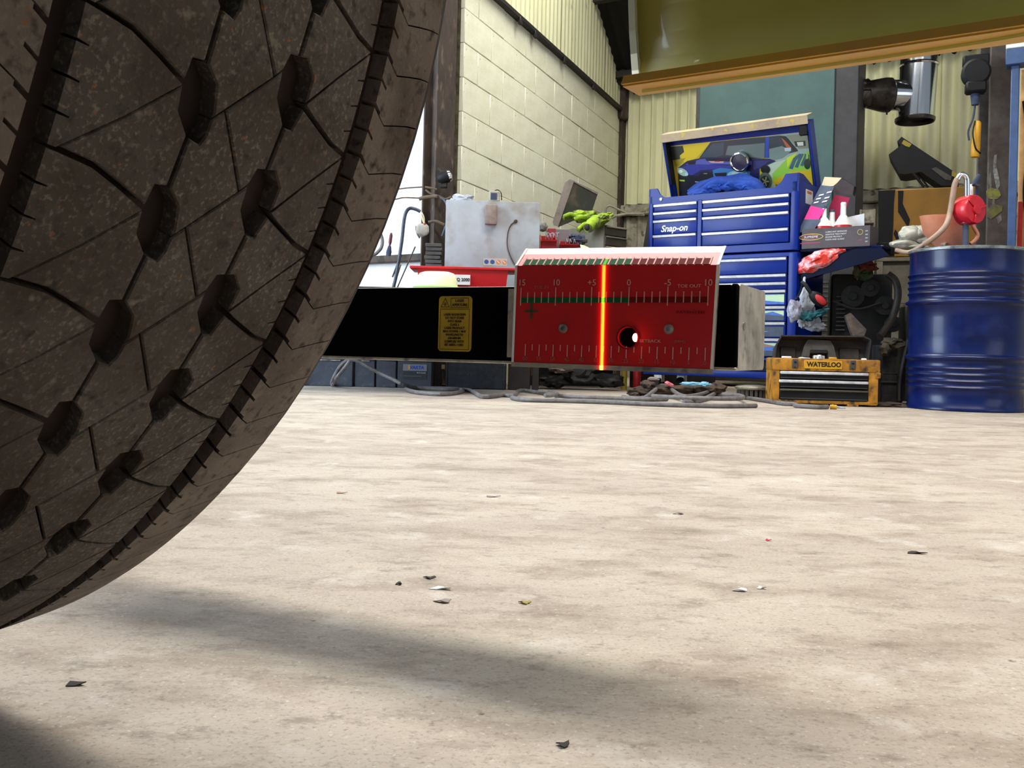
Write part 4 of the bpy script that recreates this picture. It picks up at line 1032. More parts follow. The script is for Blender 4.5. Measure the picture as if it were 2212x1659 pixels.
# small black box with a white ring
Fb = Frame(P(1898, 540, 5.75).x, 5.75, R(-25), P(1898, 551, 5.75).z)
t = thing('small_black_box', 'small black box with a white ring printed on it, at the shelf end', 'box', Fb)
mb = MB(); mb.box(-.01, .085, 0, .09, 0, .075, .003); bb_ = mb.build('box_body', M_black, t)
mb = MB(); ring2(0, .018, .045, .014, .014, .005, -.001, 20); mb.build('ring_print', M_paper, bb_)

# ================================================================ THINGS HANGING FROM THE SIDE SHELF
def simple(name, label, cat, mb, m, group=None):
    o = mb.build(name, m); tag(o, label, cat, group); return o
Yh = 5.72
mb = MB(); pts = [P(1733, 613, Yh), P(1730, 628, Yh), P(1722, 643, Yh), P(1713, 652, Yh)]; mb.tube(pts, .006, 6, 4)
simple('hanging_strap', 'thin dark strap hanging below the tilted blue tray', 'strap', mb, M_black)
mb = MB(); mb.blob(P(1715, 672, Yh), (.042, .035, .062), 3, .35, 3); mb.blob(P(1714, 655, Yh), (.03, .03, .02), 4, .3, 2)
simple('clear_bag', 'small crumpled clear plastic bag hanging below the tray by the cabinet corner', 'bag', mb, mat('lilac_clear_film', '#a7a9ba', '#6f7184', 14, .3, bump=.8, bscale=30, bdist=.01))
mb = MB()
for i, (px, py, a, b) in enumerate(((1740, 640, .03, .06), (1743, 665, .045, .07), (1750, 692, .05, .05), (1762, 706, .06, .025), (1735, 690, .03, .05))): mb.blob(P(px, py, Yh + .05), (a, .03, b), i + 11, .55, 3, 2.2)
mb.tube([P(1738, 612, Yh + .05), P(1737, 606, Yh + .08), P(1738, 600, Yh + .12)], .008, 6, 3)
simple('white_rag', 'grey-white crumpled rag hanging behind the ear defenders', 'rag', mb, M_cloth)
mb = MB(); mb.blob(P(1744, 684, Yh - .02), (.05, .03, .03), 2, .5, 3); mb.blob(P(1768, 677, Yh - .02), (.055, .03, .022), 6, .5, 3, rot=Matrix.Rotation(R(-25), 3, 'Y'))
simple('teal_glove', 'dark teal work glove hanging under the ear defenders', 'glove', mb, M_teal)
q = P(1767, 646, Yh - .05)
t = thing('ear_defenders', 'black and red ear defenders hanging below the tilted tray', 'ear defenders', loc=q)
mb = MB(); mb.T = Matrix.Rotation(R(38), 4, 'Y'); mb.blob((0, 0, 0), (.062, .035, .036), 1, .05, 3); mb.build('ear_cup', M_black, t)
mb = MB(); mb.T = Matrix.Rotation(R(38), 4, 'Y'); mb.blob((.008, -.022, 0), (.045, .02, .022), 1, .05, 3); mb.build('red_insert', mat('red_foam', '#b8262a', rough=.6), t)
mb = MB(); mb.tube([Vector((-.02, 0, .01)), Vector((-.055, 0, .05)), Vector((-.075, .01, .085)), Vector((-.09, .03, .10))], .012, 8, 4); mb.build('headband', M_black, t)

# ================================================================ YELLOW TOOLBOX
FT2 = Frame(2.033, 5.264, R(-7))
W0 = -.566
tb2 = thing('yellow_toolbox', 'worn yellow and black tool box with three drawers and its dark lid up', 'tool box', FT2)
mb = MB(); D_ = .28
mb.box(W0, W0 + .036, 0, D_, .015, .20, .006, 2); mb.box(-.050, .004, 0, D_, .008, .20, .010, 2); mb.box(W0 + .01, 0, 0, D_, .010, .030, .006, 2)
mb.box(W0 - .004, .012, -.006, D_, .192, .262, .010, 2); mb.box(W0, 0, D_ - .01, D_, .02, .25); mb.box(-.16, -.10, -.002, .05, 0, .012, .003); mb.box(W0 + .05, W0 + .11, -.002, .05, 0, .012, .003)
mb.box(-.015, .014, -.008, .10, .16, .195, .006)
mb.build('case', M_tboxy, tb2)
mb = MB(); mb.box(W0 + .165, -.195, -.0095, -.006, .206, .252, .002); npl = mb.build('name_panel', M_brightyel, tb2)
text('lettering', 'WATERLOO', .036, M_ink, npl, ((W0 - .02) / 2, -.0100, .229), sx=.92, off=.0015)
for x in (W0 + .10, -.155):
    mb = MB(); mb.box(x, x + .032, -.016, -.006, .204, .258, .003); lt_ = mb.build('latch', M_handle, tb2)
    mb = MB(); mb.box(x + .010, x + .022, -.019, -.016, .236, .244); mb.box(x + .010, x + .018, -.018, -.016, .210, .214); mb.build('latch_slot', M_black, lt_)
for i, (z0, z1) in enumerate(((.145, .190), (.095, .142), (.030, .091))):
    mb = MB(); mb.box(W0 + .038, -.052, -.002, D_ - .02, z0, z1, .003); d = mb.build('drawer', M_black, tb2)
    mb = MB(); mb.box(W0 + .036 - (.006 if i == 1 else 0), -.052, -.016, -.002, z1 - (.017 if i < 2 else .012), z1 - .001, .004)
    h_ = mb.build('drawer_pull', M_silver if i < 2 else M_olivedk, d)
    mb = MB(); mb.box(W0 + .04, -.055, -.006, -.002, z0 + .004, z0 + .010, .002); mb.build('drawer_rib', M_heaterdk, d)
# lid: deep dark pan standing up behind
lean_ = Matrix.Translation((0, .20, .25)) @ Matrix.Rotation(R(-14), 4, 'X')
mb = MB(); mb.T = lean_
x0, x1 = W0 + .03, .026
prof = [(x0, .0), (x0 + .012, .09), (x0 + .045, .150), (x1 - .05, .155), (x1 - .008, .135), (x1 - .03, .0)]
mb.prism(prof, .085, .095)
for p_, q_ in zip(prof, prof[1:]):
    d = (Vector((q_[0] - p_[0], 0, q_[1] - p_[1]))).normalized(); nrm_ = Vector((-d.z, 0, d.x)) * -.008
    A = [Vector((p_[0], 0, p_[1])), Vector((q_[0], 0, q_[1])), Vector((q_[0], .09, q_[1])), Vector((p_[0], .09, p_[1]))]
    mb.hull(A, nrm_)
lidt = mb.build('lid', M_tboxlid, tb2)
mb = MB(); mb.T = lean_
mb.prism([(W0 + .195, .035), (W0 + .215, .105), (W0 + .235, .138), (-.205, .135), (-.185, .10), (-.172, .03), (-.215, .03), (-.222, .055), (W0 + .245, .058), (W0 + .240, .035)], .045, .085); mb.build('handle_recess', M_handle, lidt)
mb = MB(); mb.T = lean_; mb.box(W0 + .245, -.222, .035, .05, .052, .075, .004); mb.build('hand_grip', M_black, lidt)
mb = MB(); mb.T = lean_; mb.box(x0 + .05, W0 + .17, .075, .086, .01, .10, .01); mb.box(-.15, x1 - .06, .075, .086, .01, .10, .01); mb.build('lid_ribs', M_tboxlid, lidt)
# tools showing over the rim
for i, (px, w_, h_, m_, nm, lb, ct) in enumerate(((1700, .05, .010, M_paper, 'socket_rail', 'pale socket rail lying in the open yellow tool box', 'tool'), (1738, .06, .006, M_alu, 'spanner', 'thin bright spanner in the open yellow tool box', 'spanner'), (1770, .06, .018, M_alu, 'ratchet', 'light steel ratchet head over the rim of the yellow tool box', 'ratchet'), (1800, .04, .010, M_brightyel, 'amber_screwdriver', 'amber screwdriver handle in the yellow tool box', 'screwdriver'), (1868, .022, .008, M_white, 'small_white_cap', 'tiny white cap at the right of the yellow tool box', 'cap'))):
    q = FT2.world(FT2.pt(px, 778, .05)); mb = MB(); mb.box(-w_ / 2, w_ / 2, 0, .04, -.012, h_, .003)
    if i == 2: mb.lathe([(.016, -.01), (.018, .01), (.012, .022)], 14)
    o = mb.build(nm, m_); o.location = (q.x, q.y, .262); o.rotation_euler = (0, 0, FT2.yaw); tag(o, lb, ct)

# ================================================================ OIL DRUM WITH HAND PUMP
dc = Vector((2.515, 5.27, 0)); dr = thing('oil_drum', 'big dark blue ribbed steel oil drum with a hand pump on top', 'drum', loc=dc)
rr = .298; prof = [(rr - .012, 0.0), (rr + .004, .004), (rr + .004, .018), (rr - .004, .024)]
def rib(zc, n_, sp): 
    out = []
    for k in range(n_):
        z = zc + k * sp; out += [(rr - .004, z - sp * .5), (rr - .002, z - sp * .3), (rr + .005, z), (rr - .002, z + sp * .3)]
    return out
def hoop(z): return [(rr - .004, z - .020), (rr + .0, z - .014), (rr + .013, z - .005), (rr + .013, z + .005), (rr, z + .014), (rr - .004, z + .020)]
prof += rib(.125, 4, .034) + hoop(.285) + [(rr - .004, .40), (rr - .004, .50)] + hoop(.585) + rib(.635, 4, .034) + [(rr - .004, .80), (rr - .003, .862)]
mb = MB(); mb.lathe(prof, 96, cap=False); mb.lathe([(rr - .012, .004), (.001, .006)], 48, cap=False); mb.build('shell', M_drum, dr, sharp=60)
mb = MB(); mb.lathe([(rr - .004, .860), (rr + .006, .864), (rr + .007, .876), (rr + .001, .880), (rr - .006, .876), (rr - .010, .862)], 96, cap=False); mb.build('rim', mat('rim_bright', '#9aa0a0', '#5d6470', 20, .35, metal=.6), dr)
mb = MB(); mb.lathe([(rr - .006, .866), (.001, .866)], 64, cap=False); mb.build('lid_top', M_drum, dr)
# pump
pc = P(2086, 525, 5.16); pu = thing('hand_pump', 'bright red rotary hand pump with a chrome outlet on the blue drum', 'pump', loc=(pc.x, pc.y, .866))
def pv(px, py, dy=0.0): q = P(px, py, pc.y + dy); return Vector((q.x - pc.x, dy, q.z - .866))
mb = MB(); mb.lathe([(.030, 0), (.030, .022), (.022, .028)], 20); mb.build('bung', M_cloth, pu)
mb = MB(); mb.tube([(0, 0, .01), pv(2086, 483)], .016, 14); mb.build('suction_pipe', M_slate, pu)
ctr = pv(2095, 454)
DM = Matrix.Translation(ctr) @ Matrix.Rotation(R(24), 4, 'Z') @ Matrix.Rotation(R(90), 4, 'X')
mb = MB(); mb.T = DM; mb.lathe([(.060, -.05), (.079, -.045), (.081, .0), (.079, .034), (.074, .040), (.0005, .041)], 40)
hb = mb.build('pump_body', M_pumpred, pu)
mb = MB(); mb.T = DM; mb.lathe([(.028, .040), (.026, .052), (.0005, .053)], 24)
for a in (20, 140, 260):
    mb.T = DM @ Matrix.Rotation(R(a), 4, 'Z'); mb.box(.02, .074, -.006, .006, .040, .048, .002)
mb.build('pump_cover_ribs', M_pumpred, hb)
mb = MB(); mb.tube([pv(2086, 484), pv(2087, 474)], .026, 14); mb.build('lower_flange', M_pumpred, hb)
mb = MB(); mb.tube([pv(2089, 430), pv(2089, 400), pv(2088, 386), pv(2082, 378), pv(2074, 379), pv(2068, 388)], .015, 12, 5); mb.build('outlet_spout', M_chrome, pu)
mb = MB(); mb.tube([pv(2098, 425, .05), pv(2098, 398, .05)], .010, 10); mb.build('return_pipe', M_white, pu)
mb = MB(); mb.tube([pv(2102, 400, .02), pv(2108, 397, .0)], .008, 8); mb.tube([pv(2103, 400, .05), pv(2116, 378, .05)], .014, 10, r1=.012); mb.tube([pv(2110, 420, .08), pv(2112, 400, .06)], .012, 8); mb.build('crank_handle', M_navy, pu)
mb = MB(); hp = [pv(2068, 386), pv(2062, 400), pv(2057, 430), pv(2052, 460), pv(2044, 485, -.02), pv(2028, 504, -.03), pv(2008, 520, -.02), pv(1996, 527, .0)]
mb.tube(hp, .015, 12, 6); mb.build('delivery_hose', M_hose, pu)
# funnel jug on the drum
q = P(2050, 526, 5.36); t = thing('funnel_jug', 'pinkish-orange plastic funnel jug with a loop handle standing behind the pump', 'jug', loc=(q.x, q.y, .866))
def jv(px, py, dy=0.0): a = P(px, py, 5.36 + dy); return Vector((a.x - q.x, dy, a.z - .866))
c0 = jv(2050, 524); ztop_ = jv(2050, 468).z
mb = MB(); sc_ = 1 / FPX * 5.36
for k in range(1): pass
rings = []
for (cx, hw, zz) in ((2056, 24, 0.0), (2054, 27, .03), (2048, 36, .075), (2040, 44, .12), (2036, 49, ztop_), ):
    x = jv(cx, 500).x; r_ = hw * sc_
    rings.append([mb._v((x + r_ * math.cos(a), r_ * .7 * math.sin(a), zz)) for a in [2 * math.pi * k / 28 for k in range(28)]])
for A, B in zip(rings, rings[1:]):
    for k in range(28): mb.face([A[k], A[(k + 1) % 28], B[(k + 1) % 28], B[k]])
mb.face(rings[0][::-1]); mb.build('jug_body', M_funnel, t, sharp=70)
mb = MB(); mb.tube([jv(2082, 474), jv(2098, 480), jv(2104, 492), jv(2112, 508), jv(2106, 520), jv(2096, 527)], .011, 10, 5); mb.build('loop_handle', M_funnel, t)
# clear bag lying on a shelf left of the drum
mb = MB()
for i, (px, py, a, b) in enumerate(((1968, 508, .075, .055), (1985, 505, .05, .05), (1952, 528, .08, .03), (1975, 533, .09, .02), (1990, 520, .05, .03))): mb.blob(P(px, py, 5.65), (a, .06, b), i + 41, .22, 3, 1.6)
simple('plastic_bag', 'crumpled milky plastic bag beside the drum top, under the yellow locker', 'bag', mb, M_clear)
mb = MB(); mb.tube([P(1935, 540, 5.55), P(1962, 545, 5.5), P(1985, 535, 5.45), P(2010, 522, 5.4), P(2045, 529, 5.3)], .013, 10, 5)
simple('loose_hose', 'length of pale hose lying from the bag onto the drum lid', 'hose', mb, M_hose)

# ================================================================ RIGHT BACK: COLUMN, FRAME, REEL, LAMP, TRUNK, HEATER, FLUE
cq = P(2148, 300, 6.05)
c2 = i_beam('steel_stanchion', cq.x, 6.05, .145, .16, 3.6, M_column2, R(0), 'grey-brown steel stanchion with white and yellow paint smears behind the drum')
mb = MB()
def smear(m_, pts):
    mb.m = m_; mb.poly([(P(px, py, 5.968).x - cq.x, -.0825 - .0003 * m_, P(px, py, 5.968).z) for px, py in pts])
smear(0, [(2147, 335), (2153, 333), (2152, 355), (2158, 385), (2160, 400), (2153, 412), (2150, 395), (2145, 370)])
smear(1, [(2134, 380), (2140, 372), (2142, 400), (2138, 415)]); smear(1, [(2145, 412), (2150, 415), (2148, 445), (2143, 440)])
smear(2, [(2130, 412), (2140, 405), (2158, 410), (2162, 422), (2154, 430), (2138, 430), (2130, 424)])
smear(3, [(2132, 452), (2145, 440), (2165, 446), (2164, 456), (2140, 474), (2132, 468)]); smear(1, [(2152, 470), (2162, 462), (2164, 476), (2156, 484)])
mb.build('paint_smears', [mat('smear_white', '#a3a5a3', '#57504b', 30, .7), mat('smear_grey', '#827f79', '#57504b', 24, .7), mat('smear_lime', '#8c8c3a', '#57504b', 22, .7), mat('smear_lime_dark', '#74742e', '#57504b', 22, .7)], c2)
Ff = Frame(P(2176, 500, 5.75).x, 5.75, R(-30))
dfm = stop('door_1'); dfm.location = (Ff.x, Ff.y, 0); dfm.rotation_euler = (0, 0, Ff.yaw)
z0_ = Ff.hit(2180, 142)[1]; z1_ = Ff.hit(2180, 108)[1]; z2_ = Ff.hit(2180, 62)[1]
mb = MB(); mb.box(.0, .045, 0, .06, 0, z0_, .004); mb.build('door_frame', M_bluefr, dfm)
mb = MB(); mb.box(-.03, 1.0, -.03, .09, z0_, z1_, .004); mb.build('door_head', M_bluefr, dfm)
mb = MB(); mb.box(-.03, 1.0, -.03, .09, z1_ + .002, z2_, .004); mb.build('white_fascia', M_white, dfm)
mb = MB(); mb.box(.048, .11, .12, .16, 0, z0_, .003); mb.build('door_stile', M_timber, dfm)
mb = MB(); mb.prism([(.115, z0_), (.19, z0_ - .25), (.19, 0), (.115, 0)], .20, .22); mb.build('door_leaf', M_dark, dfm)
mb = MB(); mb.tube([(.07, .10, z0_ - .2), (.10, .09, z0_ - .45), (.085, .09, z0_ - .75), (.10, .09, z0_ - 1.0), (.09, .09, .4)], .012, 8, 5); mb.build('door_cable', M_black, dfm)
mb = MB(); mb.box(.05, .075, .08, .12, .8, 1.25, .004); mb.build('red_strip', M_redbin, dfm)
# cable reel and lead lamp
q = P(2108, 158, 5.95); t = thing('cable_reel', 'black wall-mounted cable reel on the left of the grey stanchion', 'cable reel', loc=q, yaw=R(-20))
mb = MB(); mb.T = Matrix.Rotation(R(90), 4, 'X'); mb.lathe([(.05, -.05), (.082, -.045), (.085, .03), (.07, .045), (.001, .048)], 32); mb.build('drum_casing', M_black, t)
mb = MB(); mb.box(-.075, .075, -.02, .05, .045, .115, .008); mb.build('bracket', M_black, t)
mb = MB(); mb.box(-.06, .06, -.06, .04, -.13, -.06, .012); mb.build('cable_guide', M_black, t)
mb = MB(); mb.lathe([(.022, -.20), (.028, -.14), (.02, -.11)], 16); mb.tube([(0, 0, -.20), (-.01, 0, -.28), (-.035, 0, -.36), (-.03, 0, -.42)], .006, 8, 5); mb.build('cable_outlet', M_navy, t)
q = P(2109, 300, 5.93); t = thing('inspection_lamp', 'yellow inspection lamp hanging on its black lead beside the stanchion', 'lamp', loc=q)
mb = MB(); mb.T = Matrix.Rotation(R(3), 4, 'Y'); mb.lathe([(.022, -.115), (.026, -.11), (.027, -.06), (.024, .04), (.022, .10), (.012, .112)], 20); mb.build('lamp_housing', M_brightyel, t)
mb = MB(); mb.tube([(-.015, -.01, .11), (-.032, -.02, .04), (-.030, -.03, -.02), (-.015, -.03, -.07), (.02, -.02, -.095)], .005, 8, 5); mb.build('lead', M_black, t)

# yellow trunk with hazard stripes and raised black lid
FK = Frame(P(1897, 500, 6.75).x, 6.75, R(-24))
kz1 = FK.hit(1897, 411)[1]; kz0 = FK.hit(1897, 556)[1]; kx1 = FK.hit(2130, 402)[0]
tk = thing('yellow_locker', 'dark yellow steel tool locker with black hazard stripes and a raised black lid', 'locker', FK)
mb = MB(); mb.box(0, kx1, 0, .5, kz0, kz1, .006); bod = mb.build('locker_body', M_trunky, tk)
mb = MB()
def kp(pts, m_=0, y=-.002):
    mb.m = m_; mb.poly([FK.pt(px, py, y) + Vector((0, 0, 0)) for px, py in pts])
kp([(1897, 412), (1934, 410), (1931, 440), (1930, 480), (1928, 520), (1926, 545), (1897, 552)])
kp([(1940, 412), (1952, 412), (1950, 440), (1966, 475), (1962, 492), (1940, 458)])
kp([(1930, 505), (1934, 495), (1950, 520), (1944, 535)])
mb.build('hazard_stripes', M_black, bod)
z_ = .35
def kk(px, py, y=.25): return FK.pt(px, py, y)
def px5(x, y): return (1880 + x / 5.925, 280 + y / 5.925)
lidp = [px5(*p) for p in [(345, 150), (400, 90), (1060, 530), (1140, 600), (1130, 720), (910, 718), (650, 540), (440, 570), (370, 560), (235, 320), (390, 200)]]
mb = MB(); mb.hull([kk(*p) for p in lidp], (0, .30, 0)); ld_ = mb.build('raised_lid', M_black, tk)
mb = MB(); mb.hull([kk(*px5(*p), .246) for p in [(400, 175), (430, 130), (530, 185), (500, 225), (450, 210)]], (0, .004, 0)); mb.hull([kk(*px5(*p), .246) for p in [(1045, 530), (1060, 530), (1115, 565), (1090, 610), (1040, 590)]], (0, .004, 0)); mb.build('yellow_ends', M_olivey, ld_)
mb = MB(); mb.tube([kk(*px5(545, 555), .2), kk(*px5(690, 735), .2)], .010, 8); mb.tube([kk(*px5(600, 550), .3), kk(*px5(740, 735), .3)], .007, 8); mb.build('lid_stay', M_black, tk)
mb = MB(); mb.hull([kk(*px5(*p), .246) for p in [(780, 500), (840, 480), (1040, 600), (1030, 650), (960, 640)]], (0, .003, 0)); mb.build('worn_patch', M_handle, ld_)
# bench below the trunk
mb = MB(); mb.box(0, kx1 + .1, .0, .5, kz0 - .03, kz0 - .001, .004)
t = thing('steel_bench', 'dirty beige steel bench under the yellow locker', 'bench', FK); mb.build('bench_top', M_bench, t)
mb = MB(); mb.box(.01, kx1 + .08, .03, .05, FK.hit(1930, 655)[1], kz0 - .03, .003); mb.build('front_panel', M_bench, t)
for x in (.0, kx1 + .06):
    for y in (.0, .46): mb = MB(); mb.box(x, x + .035, y, y + .035, 0, kz0 - .03, .002); mb.build('leg', M_bench, t)

# heater cabinet
FH = Frame(P(1494, 600, 8.35).x, 8.35, R(-24))
hx1 = FH.hit(1853, 300)[0]; hxp = FH.hit(1801, 300)[0]; hz = 3.05
ht = thing('workshop_heater', 'tall green-fronted heater cabinet with a dark side, behind the tool chest', 'heater', FH)
hD = .75
mb = MB(); mb.box(0, hx1, .01, hD, .05, hz, .01); mb.build('casing', M_heaterdk, ht)
mb = MB(); mb.box(.035, hxp, -.006, .01, 1.05, hz - .04, .006); mb.build('upper_panel', M_heater, ht)
mb = MB(); mb.box(.035, hxp, -.006, .01, .10, 1.04, .006); lp_ = mb.build('lower_panel', M_heaterdk, ht)
mb = MB()
for k in range(12): mb.box(hx1 - .30, hx1 - .12, -.012, -.006, .45 + k * .04, .465 + k * .04)
mb.build('louvre_slots', M_olivedk, lp_)
# flue
flc = P(1988, 100, 8.35); t = thing('flue_pipe', 'shiny stainless flue with a tee and an open lower end, beside the heater', 'flue', loc=(flc.x, flc.y, 0))
zlow = P(1975, 262, flc.y).z; rad = .157
xo = P(1976, 262, flc.y).x - flc.x
def fz(py): return P(1985, py, flc.y).z
ax = lambda z: xo * (1 - min(1, max(0, (z - zlow) / (fz(100) - zlow))))
zr = fz(142)
mb = MB()
def vlathe(mb, prof, n=40):
    rings = []
    for r_, z in prof: rings.append([mb._v((ax(z) + r_ * math.cos(2 * math.pi * k / n), r_ * math.sin(2 * math.pi * k / n), z)) for k in range(n)])
    for a, b in zip(rings, rings[1:]):
        for k in range(n): mb.face([a[k], a[(k + 1) % n], b[(k + 1) % n], b[k]])
vlathe(mb, [(rad, zlow + .02), (rad, zr), ]); vlathe(mb, [(rad - .006, zlow), (rad - .006, zr)]); mb.build('tee_body', M_flue, t)
mb = MB(); vlathe(mb, [(rad, zlow + .03), (rad + .010, zlow + .025), (rad + .010, zlow - .0), (rad + .004, zlow - .008), (rad - .004, zlow)]); vlathe(mb, [(rad - .004, zlow), (rad - .01, zlow + .05)]); mb.build('end_collar', M_fluedirty, t)
mb = MB(); vlathe(mb, [(rad - .01, zlow + .04), (.002, zlow + .04)]); mb.build('inner_baffle', M_dark, t)
mb = MB(); vlathe(mb, [(rad + .002, zr - .012), (rad + .010, zr), (rad + .002, zr + .012)]); mb.build('joint_band', M_chrome, t)
mb = MB(); vlathe(mb, [(rad - .002, zr), (rad - .004, zr + .4), (rad - .004, zr + .62)]); mb.build('riser', M_flue, t)
zb_ = fz(207)
bx_ = P(1856, 210, flc.y).x - flc.x
mb = MB(); mb.T = Matrix.Translation((0, 0, zb_)) @ Matrix.Rotation(R(-90), 4, 'Y')
dx = -bx_
mb.lathe([(.130, .10), (.133, .16), (.133, .25), (.128, .255)], 32, cap=False); mb.build('branch_pipe', M_flue, t)
mb = MB(); mb.T = Matrix.Translation((0, 0, zb_)) @ Matrix.Rotation(R(-90), 4, 'Y')
mb.lathe([(.135, .245), (.150, .26), (.150, .30), (.145, .33), (.115, dx - .06), (.112, dx + .08)], 32, cap=False); mb.build('sooty_reducer', M_fluedirty, t)
mb = MB(); mb.tube([(-.30, -.05, zb_ - .145), (-.30, -.05, zb_ - .185)], .008, 8); mb.build('drain_nipple', M_dark, t)
mb = MB(); mb.blob((bx_ + .02, 0, zb_ - .005), (.10, .13, .135), 3, .3, 3); mb.build('flue_sealing', M_fluedirty, t)
# white bin rack right of the heater
FR = Frame(P(1856, 500, 7.2).x, 7.2, R(-24))
t = thing('slotted_rack', 'pale slotted rack with dark gaps between carton and yellow locker', 'rack', FR)
rx = FR.hit(1890, 500)[0]; rz0, rz1 = FR.hit(1870, 556)[1], FR.hit(1870, 452)[1]
mb = MB(); mb.box(0, rx, .02, .03, rz0, rz1); mb.box(0, .015, 0, .03, 0, rz1); mb.box(rx - .015, rx, 0, .03, 0, rz1); mb.build('back_plate', M_cladlow, t)
for k in range(5):
    z = rz0 + (rz1 - rz0) * (k + .4) / 6.4; mb = MB(); mb.box(.03 + .01 * (k % 2), rx - .01, -.01, .018, z, z + .010); mb.build('dark_slat', M_dark, t)

# ================================================================ CLUTTER BETWEEN TOOLBOX AND DRUM
FE = Frame(P(1800, 800, 6.0).x, 6.0, R(-15))
en = thing('old_engine', 'oily black engine block with ribs and pulleys behind the yellow tool box', 'engine', FE)
def e2(px, py, y=0): return FE.hit(px, py, y)
xa, za = e2(1796, 720); xb, zb2 = e2(1950, 590)
mb = MB(); mb.box(xa, xb - .05, .05, .45, .1, zb2, .02, 2); mb.build('block', M_engine, en)
mb = MB()
for k in range(9): z = e2(1812, 640 + k * 9)[1]; mb.box(e2(1806, 700)[0], e2(1826, 700)[0], .02, .05, z - .006, z + .004, .002)
mb.build('cooling_fins', M_handle, en)
for (px, py, r_) in ((1880, 622, .055), (1912, 660, .06), (1868, 590, .05), (1842, 640, .07), (1930, 700, .05)):
    x, z = e2(px, py); mb = MB(); mb.T = Matrix.Translation((x, .03, z)) @ Matrix.Rotation(R(90), 4, 'X'); mb.lathe([(r_, -.04), (r_, -.01), (r_ * .8, 0), (r_, .01), (r_, .03), (r_ * .4, .032), (r_ * .35, .045)], 24); mb.build('pulley', M_engine, en)
mb = MB(); mb.tube([Vector((e2(1800, 650)[0], -.01, e2(1800, 650)[1])), Vector((e2(1850, 668)[0], -.02, e2(1850, 668)[1])), Vector((e2(1900, 655)[0], -.02, e2(1900, 655)[1]))], .008, 8, 5); mb.build('pipe', M_dark, en)
mb = MB(); mb.tube([P(1918, 592, 5.9), P(1934, 606, 5.88), P(1940, 632, 5.86), (P(1936, 660, 5.86)), P(1926, 690, 5.85), P(1912, 712, 5.8), P(1900, 728, 5.75)], .022, 12, 6)
simple('radiator_hose', 'thick brown rubber hose curving down beside the engine', 'hose', mb, M_hosebr)
mb = MB(); mb.blob(P(1872, 575, 5.95), (.055, .05, .045), 4, .5, 3); simple('orange_cloth', 'small dull orange cloth under the outer end of the blue shelf', 'rag', mb, mat('dull_orange', '#6a2616', '#3c170f', 14, .8))
mb = MB(); mb.blob(P(1868, 594, 5.95), (.04, .05, .035), 7, .5, 3); simple('green_rag', 'small dull green rag beneath the orange cloth', 'rag', mb, mat('dull_green', '#33461f', '#202c15', 14, .8))
mb = MB(); mb.blob(P(1853, 585, 5.97), (.025, .04, .05), 9, .5, 3); simple('cream_rag', 'small dirty cream rag beside the orange cloth', 'rag', mb, mat('dull_cream', '#5a563e', '#35321f', 14, .8))
mb = MB(); mb.hull([P(1826, 682, 5.7), P(1838, 676, 5.7), P(1872, 712, 5.62), P(1866, 728, 5.6), P(1842, 726, 5.6)], (0, .03, 0)); simple('cardboard_scrap', 'mottled brown cardboard scrap standing behind the tool box lid', 'cardboard', mb, mat('mottled_card', '#4d4138', '#2a221d', 14, .85))
Fk2 = Frame(P(1902, 870, 5.62).x, 5.62, R(-10))
t = thing('black_crate', 'black plastic crate with a pale edge line, right of the yellow tool box', 'crate', Fk2)
cx1 = Fk2.hit(1940, 800)[0]; cz1 = Fk2.hit(1920, 745)[1]
mb = MB(); mb.box(0, cx1, 0, .3, 0, cz1, .006); cbod = mb.build('crate_body', M_blackdirty, t)
mb = MB(); zz = Fk2.hit(1920, 807)[1]; mb.box(cx1 - .008, cx1 - .004, -.003, 0, zz, cz1 - .01); mb.box(.01, cx1 - .004, -.003, 0, zz, zz + .004); mb.build('pale_edge', M_handle, cbod)
mb = MB(); mb.box(.0, cx1 + .01, -.01, .3, zz - .055, zz - .045, .002); mb.build('shelf_rib', M_heaterdk, cbod)
mb = MB(); mb.blob(P(1930, 742, 5.62), (.075, .06, .035), 4, .5, 3); mb.blob(P(1912, 755, 5.58), (.03, .03, .04), 6, .4, 3); simple('brown_paper', 'crumpled olive-brown paper on top of the black crate', 'paper', mb, mat('brown_crumple', '#4a4230', '#2f2a1c', 14, .85))
mb = MB(); mb.tube([P(1963, 735, 5.58), P(1957, 760, 5.56), P(1949, 795, 5.52), P(1944, 830, 5.5), P(1943, 868, 5.46)], .016, 10, 5); simple('black_hose', 'black hose hanging down between the crate and the drum', 'hose', mb, M_black)
mb = MB(); mb.blob(P(1920, 875, 5.35), (.10, .06, .018), 4, .4, 3, flat=-.01); simple('dirty_rag', 'flat dirty rag on the floor between tool box and drum', 'rag', mb, M_ragbrown)
mb = MB(); mb.box(0, .26, 0, .22, 0, .62, .01); o = mb.build('dark_filler', M_engine); q = P(1948, 800, 6.15); o.location = (q.x, 6.12, 0); o.rotation_euler = (0, 0, R(-12)); tag(o, 'plain dark filler box keeping the gap behind the drum dark', 'filler')  # dark box added so the gap below the bench stays dark

